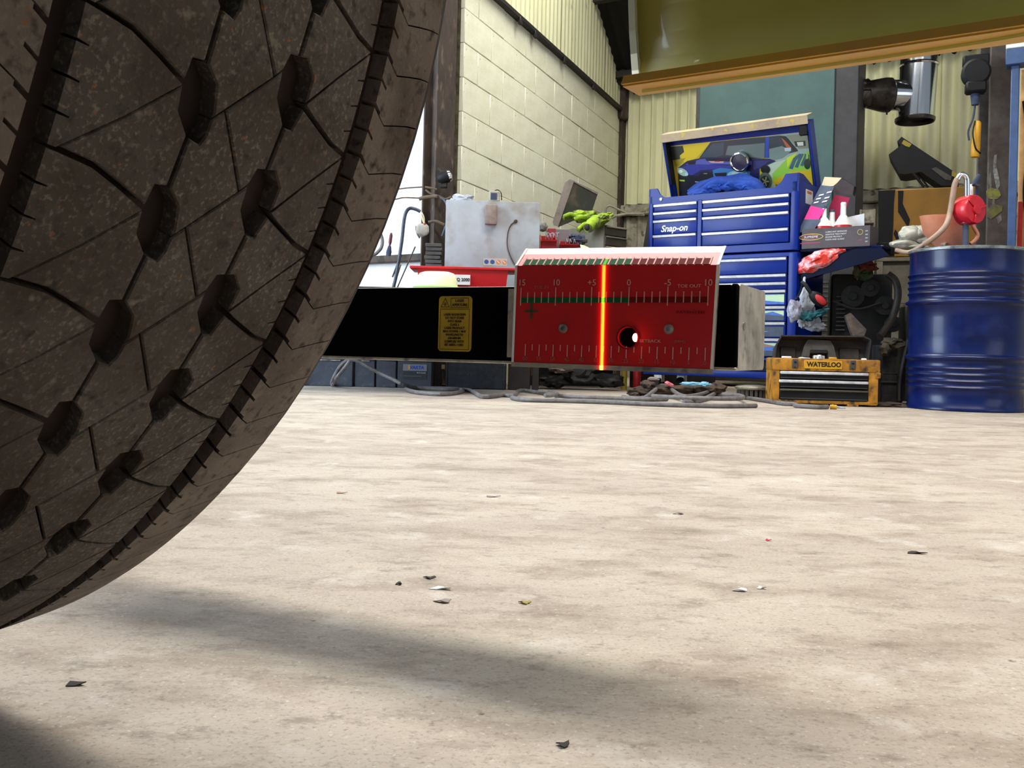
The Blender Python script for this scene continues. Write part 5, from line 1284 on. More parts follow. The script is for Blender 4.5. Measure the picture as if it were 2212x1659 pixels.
# ================================================================ LEFT SIDE: MACHINE, TUB, BENCH, TOOLS
FM = Frame(P(962, 500, 6.05).x, 6.05, R(3))
mz1 = FM.hit(1060, 434)[1]; mx1 = FM.hit(1166, 500)[0]
mc = thing('grey_machine', 'pale blue-grey sheet metal machine housing beside the brown column', 'machine', FM)
bz = P(1000, 624, 5.4).z
mb = MB(); mb.box(0, mx1, 0, .35, bz + .02, mz1, .006, 2); mb.build('housing', M_machine, mc)
mb = MB(); mb.box(.02, mx1 - .02, .02, .33, bz, bz + .02); mb.build('plinth', M_dark, mc)
a = FM.hit(1047, 486); b = FM.hit(1074, 445)
mb = MB(); mb.box(a[0], b[0], -.055, -.001, a[1], b[1], .008, 2); mb.build('switch_box', M_boxbrown, mc)
p0_ = FM.pt(1114, 478, -.006); mb = MB(); mb.tube([p0_, FM.pt(1103, 487, -.006), FM.pt(1097, 505, -.006), FM.pt(1096, 530, -.006), FM.pt(1102, 552, -.006), FM.pt(1112, 572, -.006)], .0035, 6, 5); mb.blob(p0_, (.012, .008, .012), 1, .1, 2); mb.build('thin_cable', M_ragbrown, mc)
a = FM.hit(1044, 573); b = FM.hit(1096, 559)
mb = MB(); mb.box(a[0], b[0], -.001, 0, a[1], b[1]); stp = mb.build('safety_sticker', mat('sticker_ground', '#b3a99c', rough=.6), mc)
for i in range(4):
    mb = MB(); cx = a[0] + (b[0] - a[0]) * (i + .5) / 4; czz = (a[1] + b[1]) / 2; mb.T = Matrix.Translation((cx, -.0015, czz)) @ Matrix.Rotation(R(90), 4, 'X'); mb.lathe([(.014, -.0004), (.014, .0004)], 20)
    if i < 2: mb.build('round_icon', M_icblue, stp)
    else:
        mb.build('round_icon', M_skin_or, stp); mb = MB(); mb.T = Matrix.Translation((cx, -.0022, czz)) @ Matrix.Rotation(R(45), 4, 'Y'); mb.box(-.011, .011, -.0002, .0002, -.0018, .0018); mb.build('icon_bar', M_paper, stp)
q = FM.world((FM.hit(1069, 432)[0], .05, mz1)); t = thing('small_timer', 'small grey timer box with a dark face on top of the grey machine', 'timer', loc=q, yaw=R(3))
mb = MB(); mb.box(-.036, .036, 0, .06, .006, .075, .006); mb.box(-.040, .045, -.005, .07, 0, .006, .002); mb.build('timer_body', M_cladlow, t)
mb = MB(); mb.box(-.026, .014, -.003, 0, .016, .060, .002); mb.build('dark_face', M_navy, t)
mb = MB(); mb.tube([(-.005, .03, .076), (.02, .03, .085), (.042, .03, .065), (.046, .03, .02)], .003, 6, 5); mb.build('lead', M_black, t)
mb = MB(); mb.blob(FM.world((FM.hit(1000, 428)[0], .1, mz1 + .02)), (.07, .04, .028), 3, .5, 3); mb.blob(FM.world((FM.hit(985, 428)[0], .1, mz1 + .015)), (.04, .03, .02), 5, .4, 3); simple('grey_rag', 'crumpled grey rag on the left of the machine top', 'rag', mb, M_cloth)
# bench (its top is hidden behind the gauge) with the tub on it
FN = Frame(-1.5, 5.35, R(0))
bz = P(1000, 624, 5.4).z
bn = thing('work_bench', 'low work bench carrying the red tub, mostly hidden behind the black beam', 'bench', FN)
mb = MB(); mb.box(0, 1.66, 0, 1.10, bz - .04, bz - .002, .004); mb.build('bench_top', M_boxdk, bn)
for x, y in ((P(625, 800, 6.3).x + 1.5, .95), (P(938, 800, 6.42).x + 1.5, 1.06), (P(1150, 800, 6.42).x + 1.5, 1.06), (P(625, 800, 5.5).x + 1.5, .05)):
    mb = MB(); mb.box(x, x + .045, y, y + .045, 0, bz - .04, .003); mb.build('leg', M_boxdk, bn)
FD = Frame(P(884, 600, 5.55).x, 5.55, R(1), bz)
t = thing('red_tub', 'red plastic tub with a wide rim and a white label, in front of the machine', 'tub', FD)
dx1 = FD.hit(1114, 590)[0]; dz1 = FD.hit(1000, 576)[1]
mb = MB(); mb.box(0, dx1, 0, .32, dz1 - .016, dz1, .006, 2); mb.build('rim', M_redtub, t)
mb = MB(); lo_ = .045
A = [mb._v(v) for v in ((lo_ + .012, .03, .0), (dx1 - lo_ - .012, .03, 0), (dx1 - lo_ - .012, .29, 0), (lo_ + .012, .29, 0))]
B = [mb._v(v) for v in ((lo_, .015, dz1 - .016), (dx1 - lo_, .015, dz1 - .016), (dx1 - lo_, .305, dz1 - .016), (lo_, .305, dz1 - .016))]
mb.face(A[::-1]); mb.face(B)
for i in range(4): mb.face([A[i], A[(i + 1) % 4], B[(i + 1) % 4], B[i]])
bd_ = mb.build('tub_body', M_redtub, t)
a = FD.hit(985, 615, .015); b = FD.hit(1016, 594, .015)
mb = MB(); mb.box(a[0] - .03, b[0], .010, .014, a[1], b[1]); mb.build('label_plate', M_paper, bd_)
text('lettering', 'EQ 2000', .026, M_ink, bd_, ((a[0] + b[0]) / 2 - .006, .008, (a[1] + b[1]) / 2), off=.0006, sx=.95)
q = P(943, 620, 5.42); t = thing('lime_cap', 'rounded overexposed lime cap-shaped thing on a green base in front of the red tub', 'cap', loc=(q.x, q.y, bz))
mb = MB(); rzs = P(943, 586, 5.42).z - bz
prof_ = [(.120, .012), (.118, .04), (.110, rzs - .030), (.098, rzs - .012), (.07, rzs - .003), (.001, rzs)]
mb.T = Matrix.Diagonal((1, .6, 1, 1)); mb.lathe(prof_, 36); mb.build('crown', M_paleyel, t, sharp=80)
mb = MB(); mb.T = Matrix.Diagonal((1, .7, 1, 1)); mb.lathe([(.135, 0), (.138, .006), (.12, .014)], 36); mb.build('base', M_limegreen, t)

# pry bar, rods, screwdriver on the ledge of the white wall
Yp = 6.35
mb = MB(); mb.tube([P(908, 457, Yp), P(898, 452, Yp), P(886, 450, Yp), P(878, 457, Yp), P(873, 475, Yp), P(868, 520, Yp), P(862, 560, Yp), P(855, 600, Yp), P(850, 622, Yp), P(846, 660, Yp)], .012, 10, 4)
simple('bent_pipe', 'dark grey pipe with a bent top leaning against the white wall', 'pipe', mb, mat('grey_pipe', '#4a4d58', '#2f3038', 20, .4, metal=.3))
for i, (a, b, r_, lb) in enumerate((((897, 533), (858, 622), .0045, 'thin rod leaning rightmost against the white wall ledge'), ((867, 550), (848, 598), .006, 'short rod leaning beside the bent grey pipe'), ((866, 572), (856, 604), .004, 'thin rusty rod behind the bent grey pipe'))):
    mb = MB(); mb.tube([P(*a, Yp + .1), P(*b, Yp + .02)], r_, 8); simple('thin_rod', lb, 'rod', mb, M_steelcol)
q = P(839, 553, 6.9); t = thing('screwdriver', 'screwdriver with a dark red handle standing on the wall ledge', 'screwdriver', loc=q)
mb = MB(); mb.T = Matrix.Rotation(R(6), 4, 'Y'); mb.lathe([(.018, 0), (.020, .03), (.012, .07), (.004, .08)], 14); mb.build('dark_collar', M_navy, t)
mb = MB(); mb.T = Matrix.Rotation(R(6), 4, 'Y'); mb.lathe([(.006, .075), (.012, .10), (.012, .15), (.006, .17)], 14); mb.build('grip', mat('dark_red_grip', '#5a1a20', rough=.5), t)
mb = MB(); mb.tube([P(822, 505, 6.6), P(826, 520, 6.6), P(823, 536, 6.6), P(812, 548, 6.6), P(800, 556, 6.6), P(770, 600, 6.6), P(735, 720, 6.6), P(700, 828, 6.6)], .012, 10, 5); simple('hose_loop', 'grey-brown hose loop at the tyre edge against the white wall', 'hose', mb, M_cable)
# cables on the column, lamp, hanging pad
Yc = 6.56
for i, (pts, r_, m_, lb) in enumerate((
    ([(800, 408), (850, 409), (880, 406), (912, 404)], .005, M_rope, 'upper thin cable running along the white wall to the column'),
    ([(800, 434), (850, 431), (872, 427), (905, 428)], .005, M_rope, 'lower thin cable running along the white wall to the column'),
    ([(918, 404), (930, 406), (944, 409)], .007, M_rope, 'short brown cable across the column below the spotlight'),
    ([(919, 410), (932, 419), (946, 423), (962, 430), (975, 425)], .007, M_rope, 'brown cable sagging across the column'),
    ([(905, 430), (915, 427), (930, 425), (945, 424)], .013, M_rope, 'thick brown cable end wrapped over the column edge'),
    ([(950, 426), (958, 431), (964, 440), (967, 458), (966, 475), (962, 490), (955, 510)], .007, mat('blue_grey_cable', '#4d6274', rough=.5), 'blue-grey cable curving down the column beside the machine'),
    ([(925, 480), (940, 478), (950, 481), (960, 486)], .010, M_rope, 'brown hose crossing the column low down'))):
    mb = MB(); mb.tube([P(x, y, Yc if i > 1 else 6.8) for x, y in pts], r_, 8, 5); simple('cable', lb, 'cable', mb, m_)
q = P(960, 383, 6.5); t = thing('spotlight', 'small spotlight with a bright glass front clamped to the brown column', 'lamp', loc=q)
mb = MB(); mb.T = Matrix.Rotation(R(70), 4, 'Y'); mb.lathe([(.02, -.05), (.038, -.03), (.045, .02), (.043, .03)], 20); mb.build('lamp_body', M_black, t)
mb = MB(); mb.T = Matrix.Rotation(R(70), 4, 'Y'); mb.lathe([(.042, .028), (.036, .045), (.001, .055)], 20); mb.build('glass', M_chrome, t)
mb = MB(); mb.box(-.03, .02, -.01, .04, -.07, .045, .005); mb.tube([(-.05, 0, .06), (-.02, 0, .035), (.01, -.01, .02)], .008, 8, 3); mb.build('clamp', M_dark, t)
q = P(913, 497, 6.45); t = thing('hanging_pad', 'off-white rounded pad hanging by a string at the column edge', 'pad', loc=q)
mb = MB(); mb.blob((0, 0, 0), (.046, .025, .045), 3, .18, 3); mb.build('pad_body', mat('off_white_pad', '#b9b3a8', '#a09a90', 9, .8), t)
mb = MB(); mb.blob((-.035, .02, -.012), (.012, .02, .045), 5, .2, 3, rot=Matrix.Rotation(R(-20), 3, 'Y')); mb.build('pad_flap', M_boxbrown, t)
mb = MB(); mb.tube([(.012, 0, .04), (-.002, 0, .075), (-.012, 0, .11)], .006, 8, 4); mb.tube([(.01, 0, .05), (.006, 0, .09), (-.01, 0, .12)], .004, 6, 4); mb.build('string', M_cream, t)
mb = MB(); mb.blob((.014, -.008, .040), (.010, .01, .009), 2, .2, 2); mb.build('red_tie', M_redbin, t)
Fz = Frame(P(917, 575, 6.42).x, 6.42, R(2), P(917, 578, 6.5).z - .5)
t = thing('stacked_boards', 'stack of dark dusty boards at the foot of the brown column', 'board stack', Fz)
for k in range(8):
    mb = MB(); x = random.uniform(-.006, .006); mb.box(x, .11 + x, 0, .12, .5 + k * .028 - .06, .5 + k * .028 - .036, .003); mb.build('board', M_column2, t)
mb = MB(); mb.box(-.02, .13, -.01, .14, -Fz.z, .436, .004); mb.build('support', M_dark, t)

# olive tool box with the lid open, gloves, red bins
FO = Frame(P(1303, 535, 7.0).x, 7.0, R(40))     # front (drawers) faces right and towards the viewer
bz2 = P(1303, 548, 7.0).z - .12
ob = thing('olive_toolbox', 'olive-grey steel tool box with two drawers and its lid propped open', 'tool box', Frame(FO.x, FO.y, R(40), bz2))
FO.z = bz2
oz = FO.hit(1303, 485)[1]
def sidept(px, py):  # on the left flank of the box, local x = 0
    d = ray(px, py); c, n = math.cos(FO.yaw), math.sin(FO.yaw)
    t = (c * FO.x + n * FO.y) / (c * d.x + n * d.y); X, Y = d.x * t, t
    return (-n * (X - FO.x) + c * (Y - FO.y), CAMH + d.z * t - FO.z)
ow = FO.hit(1353, 507)[0]; od = sidept(1213, 487)[0]
mb = MB(); mb.box(0, ow, 0, od, 0, oz, .006, 2); mb.build('case', M_olive, ob)
for (z0, z1) in ((oz - .075, oz - .006), (oz - .15, oz - .080), (oz - .225, oz - .155)):
    mb = MB(); mb.box(.012, ow - .008, -.012, .0, z0, z1, .003); d = mb.build('drawer', M_olivedk, ob)
    mb = MB(); mb.box(.016, ow - .012, -.022, -.012, z1 - .014, z1 - .004, .003); mb.build('drawer_pull', M_olive, d)
# lid pan propped up at the back
def oz3(x, y, Y): a = P(1140 + x / 7.9, 370 + y / 7.9, Y); return FO.world((0, 0, 0)) and (Matrix.Rotation(-FO.yaw, 4, 'Z') @ (a - Vector((FO.x, FO.y, FO.z))))
mb = MB()
mb.hull([oz3(430, 870, 7.25), oz3(640, 190, 7.25), oz3(720, 135, 7.25), oz3(790, 165, 7.25), oz3(520, 940, 7.25), oz3(450, 925, 7.25)], (0, .004, 0))
mb.build('lid_flank', M_boxbrown, ob)
mb = MB(); mb.hull([oz3(520, 940, 7.26), oz3(790, 165, 7.26), oz3(1200, 370, 7.32), oz3(1090, 700, 7.32)], Matrix.Rotation(-FO.yaw, 3, 'Z') @ Vector((0, .06, 0))); mb.build('lid_inside', M_boxin, ob)
mb = MB(); mb.hull([oz3(790, 165, 7.25), oz3(1205, 365, 7.31), oz3(1190, 395, 7.31), oz3(790, 185, 7.25)], Matrix.Rotation(-FO.yaw, 3, 'Z') @ Vector((0, .03, 0))); mb.build('lid_edge', M_boxbrown, ob)
def bench_box():
    pass
# counter that carries the tool box and the bins
FQ = Frame(P(1178, 560, 6.38).x, 6.38, R(20))
ct = thing('wall_counter', 'dark counter along the block wall under the olive tool box and red bins', 'counter', FQ)
mb = MB(); mb.box(0, 1.0, 0, 1.05, bz2 - .04, bz2 - .001, .004); mb.build('counter_top', M_boxdk, ct)
mb = MB(); mb.box(.12, 1.0, .97, 1.0, 0, bz2 - .04); mb.build('shade_sheet', M_dark, ct)  # dark sheet added so the space under the counter looks shaded
mb = MB(); mb.box(0, .02, .05, .97, .22, bz2 - .04); mb.build('side_panel', M_dark, ct)
for x, y in ((.5, .95), (.92, .95)): mb = MB(); mb.box(x, x + .05, y, y + .05, 0, bz2 - .04, .003); mb.build('leg', M_boxdk, ct)
# hi-vis gloves
def glove(name, label, c_px, Y, ang, seed):
    mb = MB(); q = P(*c_px, Y); rot = Matrix.Rotation(R(ang), 3, 'Y')
    mb.blob(q, (.11, .07, .042), seed, .35, 4, 2.2, rot=rot)
    for k in range(4):
        st_ = q + rot @ Vector((-.07, -.05 + .025 * k, .006)); e_ = st_ + rot @ Vector((-.085, -.01 + .004 * k, -.012 - .006 * (k % 2)))
        mb.tube([st_, (st_ + e_) / 2 + Vector((0, 0, .012)), e_], .017, 10, 3, r1=.014)
    st_ = q + rot @ Vector((-.02, -.065, -.01)); mb.tube([st_, st_ + Vector((-.03, -.03, -.01)), st_ + Vector((-.06, -.035, -.025))], .017, 10, 3, r1=.013)
    return simple(name, label, 'glove', mb, M_hivis)
glove('work_glove', 'lime-green work glove lying flat on top of the olive tool box', (1262, 468), 7.1, -2, 3)
glove('work_glove', 'lime-green work glove draped over the flank of the olive tool box', (1290, 478), 6.98, -24, 8)
mb = MB(); mb.tube([P(1285, 480, 6.92), P(1277, 486, 6.88), P(1270, 493, 6.84)], .048, 16, 3, r1=.038); simple('glove_cuff', 'open rolled cuff of lime-green glove with a dark hole hanging over the box flank', 'glove', mb, M_hivis)
mb = MB(); mb.blob(P(1268, 491, 6.80), (.020, .012, .026), 2, .2, 2); simple('glove_lining', 'dark lining inside the rolled lime glove cuff', 'glove', mb, M_dark)
mb = MB(); mb.blob(P(1332, 495, 7.2), (.03, .02, .012), 5, .4, 2, rot=Matrix.Rotation(R(30), 3, 'Y')); simple('glove_fingertip', 'bright lime fingertip of a glove sticking out behind the olive tool box', 'glove', mb, M_hivis)
# grey and red box with lettering
q = P(1182, 545, 6.6); Fd = Frame(q.x, q.y, R(4), bz2)
t = thing('fluid_carton', 'grey and red carton with pale lettering behind the red bins', 'carton', Fd)
dz = Fd.hit(1200, 494)[1]; dxx = Fd.hit(1232, 500)[0]
mb = MB(); mb.box(0, dxx, 0, .14, 0, dz, .004); cb2 = mb.build('carton_body', mat('grey_carton', '#8a7f80', '#766c6e', 9, .6), t)
mb = MB(); mb.box(-.001, dxx * .36, -.001, .0, dz - .10, dz - .0); mb.build('red_panel', mat('dusky_red_print', '#9c2c38', rough=.6), cb2)
text('lettering', 'DOT', .045, M_cloth, cb2, (dxx * .20, -.003, dz - .045), off=.001)
mb = MB(); mb.blob(P(1173, 490, 6.62), (.03, .03, .035), 6, .3, 3); simple('grey_pot', 'small dull grey-green pot at the right edge of the grey machine', 'pot', mb, mat('grey_green_pot', '#75766c', '#5c5d54', 9, .7))
def binn(px0, px1, pyt, pyb, Y, lb, tilt):
    q = P(px0, pyb, Y); Fx = Frame(q.x, Y, R(tilt), bz2)
    zt = Fx.hit((px0 + px1) / 2, pyt)[1]; x1 = Fx.hit(px1, pyt)[0]
    t = thing('parts_bin', lb, 'bin', Fx, group='red plastic bins')
    mb = MB(); mb.box(0, x1, .0, .006, 0, zt * .72, .002); mb.prism([(-.03, zt * .70), (0, zt * .70), (0.004, zt * .74), (-.034, zt * .76)], 0, x1, plane='yz'); mb.build('front', M_redbin, t)
    mb = MB(); mb.prism([(0, 0), (.16, 0), (.16, zt), (.08, zt), (0, zt * .72)], 0, .005, plane='yz'); mb.prism([(0, 0), (.16, 0), (.16, zt), (.08, zt), (0, zt * .72)], x1 - .005, x1, plane='yz'); mb.box(0, x1, .155, .16, 0, zt); mb.box(0, x1, 0, .16, 0, .005); mb.build('shell', M_redbin, t)
    mb = MB()
    for k in range(3): mb.tube([(x1 * (.3 + .2 * k), .05, zt * .5), (x1 * (.35 + .2 * k), .03, zt * 1.02), (x1 * (.42 + .2 * k), .0, zt * .85)], .002, 5, 3)
    mb.build('wire_offcuts', M_cloth, t)
binn(1168, 1203, 504, 540, 6.42, 'red plastic parts bin with a flared lip next to the grey machine', 3)
binn(1208, 1250, 516, 542, 6.42, 'lower red plastic parts bin left of the navy cloth', -3)
mb = MB(); mb.blob(P(1250, 520, 6.5), (.05, .04, .04), 7, .45, 3); mb.blob(P(1240, 512, 6.52), (.035, .03, .02), 8, .45, 3); simple('navy_cloth', 'crumpled navy cloth in front of the olive tool box', 'cloth', mb, M_navy)
mb = MB(); mb.box(-.02, .02, 0, .03, -.012, .012, .004); mb.box(-.03, -.018, -.002, .03, -.03, -.012, .004); o = mb.build('grey_fitting', M_handle); o.location = P(1263, 520, 6.45); tag(o, 'small grey plastic fitting touching the navy cloth', 'fitting')
mb = MB(); mb.hull([P(1253, 528, 6.40), P(1262, 530, 6.40), P(1275, 536, 6.38), P(1255, 538, 6.38)], (0, .02, 0)); simple('cream_scrap', 'scrap of cream paper in front of the navy cloth', 'paper', mb, M_cream)
# cables on the sill by the corner
Yk = 9.2
for i, (pts, lb) in enumerate((
    ([(1308, 462), (1309, 450), (1315, 445), (1322, 446), (1345, 457), (1362, 463), (1392, 465)], 'thin pale cable arching from the corner post along the wall sill'),
    ([(1313, 468), (1320, 465), (1335, 466), (1350, 463), (1372, 462)], 'pale cable lying along the wall sill by the corner'),
    ([(1322, 471), (1332, 466), (1352, 463), (1390, 462)], 'lower pale cable coiled on the wall sill'))):
    mb = MB(); mb.tube([P(x, y, Yk) for x, y in pts], .013 - .003 * (i == 0), 8, 5); simple('sill_cable', lb, 'cable', mb, mat('pale_cable%d' % i, '#8f8c7c', '#6f6c5e', 20, .6))
mb = MB(); mb.box(0, .25, 0, .12, 0, .42, .004); o = mb.build('dark_board', M_dark); q = P(1388, 500, 7.6); o.location = (q.x, 7.6, P(1388, 545, 7.6).z); o.rotation_euler = (0, R(9), R(-38)); tag(o, 'dark board edge just behind the left of the blue chest', 'board')
mb = MB(); mb.box(0, .5, 0, .5, 0, P(1388, 545, 7.6).z - .01, .01); o = mb.build('dark_stand', M_dark); o.location = (q.x - .1, 7.45, 0); o.rotation_euler = (0, 0, R(-38)); tag(o, 'dark stand hidden low behind the left of the roller cabinet', 'stand')

# ================================================================ UNDER THE BENCH: BATTERIES, CRATE, BOX
YB = 6.35
zbt = P(800, 776, YB).z
def battery(px0, px1, lb, hand=True, lab=False, Y=YB):
    q0, q1 = P(px0, 830, Y), P(px1, 830, Y); t = thing('car_battery', lb, 'battery', loc=(q0.x, Y, 0), yaw=R(-2), group='car batteries on the floor')
    w_ = q1.x - q0.x; h = .20
    mb = MB(); mb.box(0, w_, 0, .17, 0, h - .022, .004); mb.box(-.003, w_ + .003, -.003, .173, h - .024, h, .004); bd = mb.build('case', M_batt, t)
    for x in (.03, w_ - .03): mb = MB(); mb.lathe([(.009, h), (.008, h + .014)], 12, c=(x, .12, 0)); mb.build('terminal', M_screw, t)
    if hand: mb = MB(); mb.box(w_ * .2, w_ * .75, -.008, -.003, h - .030, h - .022, .002); mb.build('carry_handle', M_cladlow, t)
    if lab:
        mb = MB(); mb.box(w_ * .16, w_ * .86, -.002, 0, h * .30, h * .80); lb_ = mb.build('label_plate', mat('battery_label_dark', '#2c3036', rough=.5), t)
        mb = MB(); mb.box(w_ * .16, w_ * .86, -.003, -.002, h * .58, h * .80); mb.box(w_ * .18, w_ * .7, -.003, -.002, h * .40, h * .41); mb.build('label_strip', mat('battery_label_grey', '#71767c', rough=.5), lb_)
        text('lettering', 'VARTA', .030, mat('varta_blue', '#1f3aa8', rough=.5), lb_, (w_ * .56, -.0035, h * .69), shear=.15, off=.0012)
        mb = MB(); mb.prism([(w_ * .31, h * .62), (w_ * .35, h * .62), (w_ * .38, h * .72), (w_ * .36, h * .78), (w_ * .31, h * .78)], -.0036, -.003); mb.build('label_mark', M_brightyel, lb_)
        text('lettering', 'BLUE dynamic', .010, M_paper, lb_, (w_ * .70, -.003, h * .52)); text('lettering', '12V 60Ah', .012, M_batt, lb_, (w_ * .34, -.003, h * .50))
battery(655, 762, 'wide dusty battery half hidden by the tyre'); battery(766, 809, 'narrow dusty battery with a pale carry handle')
battery(812, 855, 'plain bluish-grey battery left of the labelled one', hand=False); battery(858, 932, 'dusty black battery with a blue and grey maker label', False, True)
Fc = Frame(P(963, 838, 6.45).x, 6.4, R(1))
t = thing('speckled_crate', 'black speckled plastic crate standing on the floor below the beam', 'crate', Fc)
w_ = Fc.hit(1094, 800)[0]; mb = MB(); mb.box(0, w_, 0, .25, 0, .22, .008); cbx = mb.build('crate_body', M_crate, t)
mb = MB(); mb.box(.0, .012, -.006, 0, 0, .22, .002); mb.build('corner_rib', M_crate, cbx)
mb = MB(); mb.box(w_ - .02, w_ - .008, -.006, 0, 0, .22, .002); mb.build('corner_rib', M_crate, cbx)
mb = MB(); mb.box(-.03, -.002, .0, .05, .13, .16, .004); o = mb.build('wood_block', M_wood); o.location = P(962, 815, 6.4); o.location.z = 0; tag(o, 'small wooden block sticking out left of the speckled crate', 'wood block')
o.location.z = 0
mb = MB(); q = P(1097, 838, 6.45); mb.box(0, .15, 0, .2, 0, .20, .004); o = mb.build('brown_box', M_boxdk); o.location = (q.x, 6.42, 0); tag(o, 'plain dark brown box right of the speckled crate', 'box')
mb = MB(); mb.box(0, .022, .02, .06, .10, .165, .003); o = mb.build('wood_offcut', M_wood); q = P(1146, 830, 6.45); o.location = (q.x, 6.42, 0); tag(o, 'pale wooden offcut against the right side of the dark brown box', 'offcut')
# dark heap under the cabinet's left
for i, (px, py, a, b, m_, nm, lb, ct_) in enumerate((
    (1195, 822, .10, .05, M_engine, 'oily_part', 'oily black casting on the floor right of the brown box', 'car part'),
    (1250, 810, .12, .07, M_blackdirty, 'black_sack', 'black crumpled sack behind the cable coil', 'sack'),
    (1215, 797, .09, .035, M_boxbrown, 'brown_rag', 'dusty brown rag over the black sack', 'rag'),
    (1310, 822, .12, .05, M_engine, 'dark_part', 'dark round casting left of the cabinet base', 'car part'))):
    mb = MB(); q = P(px, py, 6.75); mb.blob(q, (a, .1, b), i + 60, .45, 3, 2.2, flat=None); o = simple(nm, lb, ct_, mb, m_)
mb = MB(); q = P(1348, 815, 6.9); mb.lathe([(.022, 0), (.022, .17), (.015, .19)], 14, c=(q.x, q.y, 0)); simple('yellow_bottle', 'narrow dull yellow bottle in the shade left of the cabinet base', 'bottle', mb, M_olivey)
mb = MB(); q = P(1376, 815, 6.9); mb.lathe([(.03, 0), (.03, .15), (.02, .165)], 14, c=(q.x, q.y, 0)); simple('red_can', 'small dark red can in the shade left of the cabinet base', 'can', mb, M_redbin)
# rag heap and filter cap under the cabinet
mb = MB()
for i, (px, py, a, b) in enumerate(((1390, 845, .12, .035), (1430, 842, .14, .04), (1475, 842, .12, .036), (1520, 842, .12, .036), (1550, 838, .07, .045), (1400, 832, .06, .04), (1372, 850, .06, .022))):
    q = G(px, 858); q = Vector((P(px, py, 5.95).x, 5.95, P(px, py, 5.95).z)); mb.blob(q, (a * .8, .09, b * .8), i + 80, .35, 3, 2.2)
simple('rag_roll', 'long heap of oily brown rags on the floor below the cabinet base', 'rags', mb, M_ragbrown)
mb = MB(); mb.blob(P(1412, 819, 5.93), (.04, .03, .014), 3, .2, 3); simple('pale_pad', 'small pale pad on top of the oily rag heap', 'pad', mb, M_boxbrown)
mb = MB(); mb.blob(P(1446, 830, 5.85), (.032, .02, .012), 3, .3, 3, rot=Matrix.Rotation(R(25), 3, 'Y')); simple('pink_cap', 'small pinkish-red cap on the oily rag heap', 'cap', mb, mat('pink_red', '#c8424c', '#e09098', 20, .5))
mb = MB(); mb.blob(P(1495, 829, 5.85), (.075, .03, .012), 4, .4, 3); mb.blob(P(1522, 830, 5.85), (.035, .03, .016), 6, .4, 3); simple('light_blue_glove', 'light blue disposable glove lying on the oily rag heap', 'glove', mb, M_blueglove)
q = P(1625, 862, 5.85); t = thing('metal_cap', 'shiny serrated metal cap on the floor left of the yellow tool box', 'cap', loc=(q.x, 5.85, 0))
mb = MB(); mb.lathe([(.095, .060), (.105, .066), (.108, .076), (.095, .084), (.05, .09), (.001, .09)], 40); mb.build('cap_top', mat('brassy_steel', '#c9c2ae', '#8a8070', 12, .3, metal=.7), t)
mb = MB()
for k in range(20):
    a = 2 * math.pi * k / 20; mb.box(.086 * math.cos(a) - .008, .086 * math.cos(a) + .008, .086 * math.sin(a) - .008, .086 * math.sin(a) + .008, 0, .062)
mb.build('cap_teeth', M_column2, t)
# cables on the floor
def fz_(pts, r, name, label, m=M_cable, sm_=5):
    mb = MB(); mb.tube([(Vector((G(x, y).x, G(x, y).y, r + h)) if h < 5 else P(x, y, h)) for x, y, h in pts], r, 8, sm_); return simple(name, label, 'cable', mb, m)
g2 = lambda l: [(1050 + x / 3.403, 500 + y / 3.403, h) for x, y, h in l]
rc_ = .0122
fz_([(716, 834, 0), (720, 818, 6.05), (732, 796, 6.05), (745, 782, 6.05), (758, 777, 6.05), (775, 781, 6.05), (795, 792, 6.05), (820, 806, 6.05), (850, 820, 6.0), (870, 830, 5.95), (900, 842, 0), (960, 845, 0), (1008, 846, 0), (1025, 852, 0), (1045, 862, 0), (1085, 858, 0), (1110, 859, 0)] + g2([(250, 1190, .005), (400, 1200, .0), (600, 1228, 0), (900, 1240, 0), (1200, 1250, 0), (1330, 1248, 0)]), rc_, 'floor_cable', 'grey cable arching up in front of the batteries and running along the floor')
fz_([(718, 836, 0), (728, 815, 6.0), (742, 798, 6.0), (756, 779, 6.0)], rc_, 'floor_cable', 'short second strand of the upright grey cable loop by the batteries')
fz_([(876, 845, 0), (900, 852, 0), (950, 856, 0), (985, 853, 0), (1000, 848, 0), (985, 844, 0), (930, 842, 0), (890, 842, 0), (876, 845, 0)], rc_, 'floor_cable', 'flat loop of grey cable on the floor in front of the labelled battery')
fz_(g2([(190, 1240, 0), (300, 1255, 0), (600, 1262, 0), (900, 1272, 0), (1300, 1290, 0), (1700, 1300, 0), (1985, 1298, 0)]), rc_, 'floor_cable', 'straight grey cable lying nearest the camera along the floor')
fz_(g2([(380, 1205, .01), (470, 1208, .01), (520, 1222, .01), (480, 1236, .012), (430, 1238, .012)]), rc_, 'floor_cable', 'small bend of grey cable at the left of the coil')
fz_(g2([(1000, 1232, 0), (1150, 1240, .0), (1230, 1225, .03), (1290, 1200, .05), (1350, 1215, .04), (1440, 1250, .02), (1560, 1240, .02), (1680, 1215, .035), (1720, 1206, .04), (1690, 1222, .02), (1560, 1262, .0), (1450, 1268, 0)]), rc_, 'floor_cable', 'tangled grey cable loops in the middle of the coil')
fz_(g2([(1220, 1252, .02), (1380, 1262, .02), (1600, 1270, .02), (1840, 1272, .02), (1890, 1262, .02), (1860, 1246, .02), (1740, 1236, .02)]), rc_, 'floor_cable', 'grey cable lying over the coil')
fz_(g2([(1560, 1225, .0), (1750, 1218, 0), (1900, 1236, 0), (2050, 1258, 0), (2180, 1280, 0), (2270, 1286, 0)]) + [(1720, 881, 0), (1760, 884, 0), (1788, 884, 0)], rc_, 'floor_cable', 'grey cable running past the yellow tool box to a yellow plug')
q = G(1795, 884); t = thing('cable_plug', 'small yellow plug with a white tip on the cable end by the tool box', 'plug', loc=(q.x, q.y, .012), yaw=R(-15))
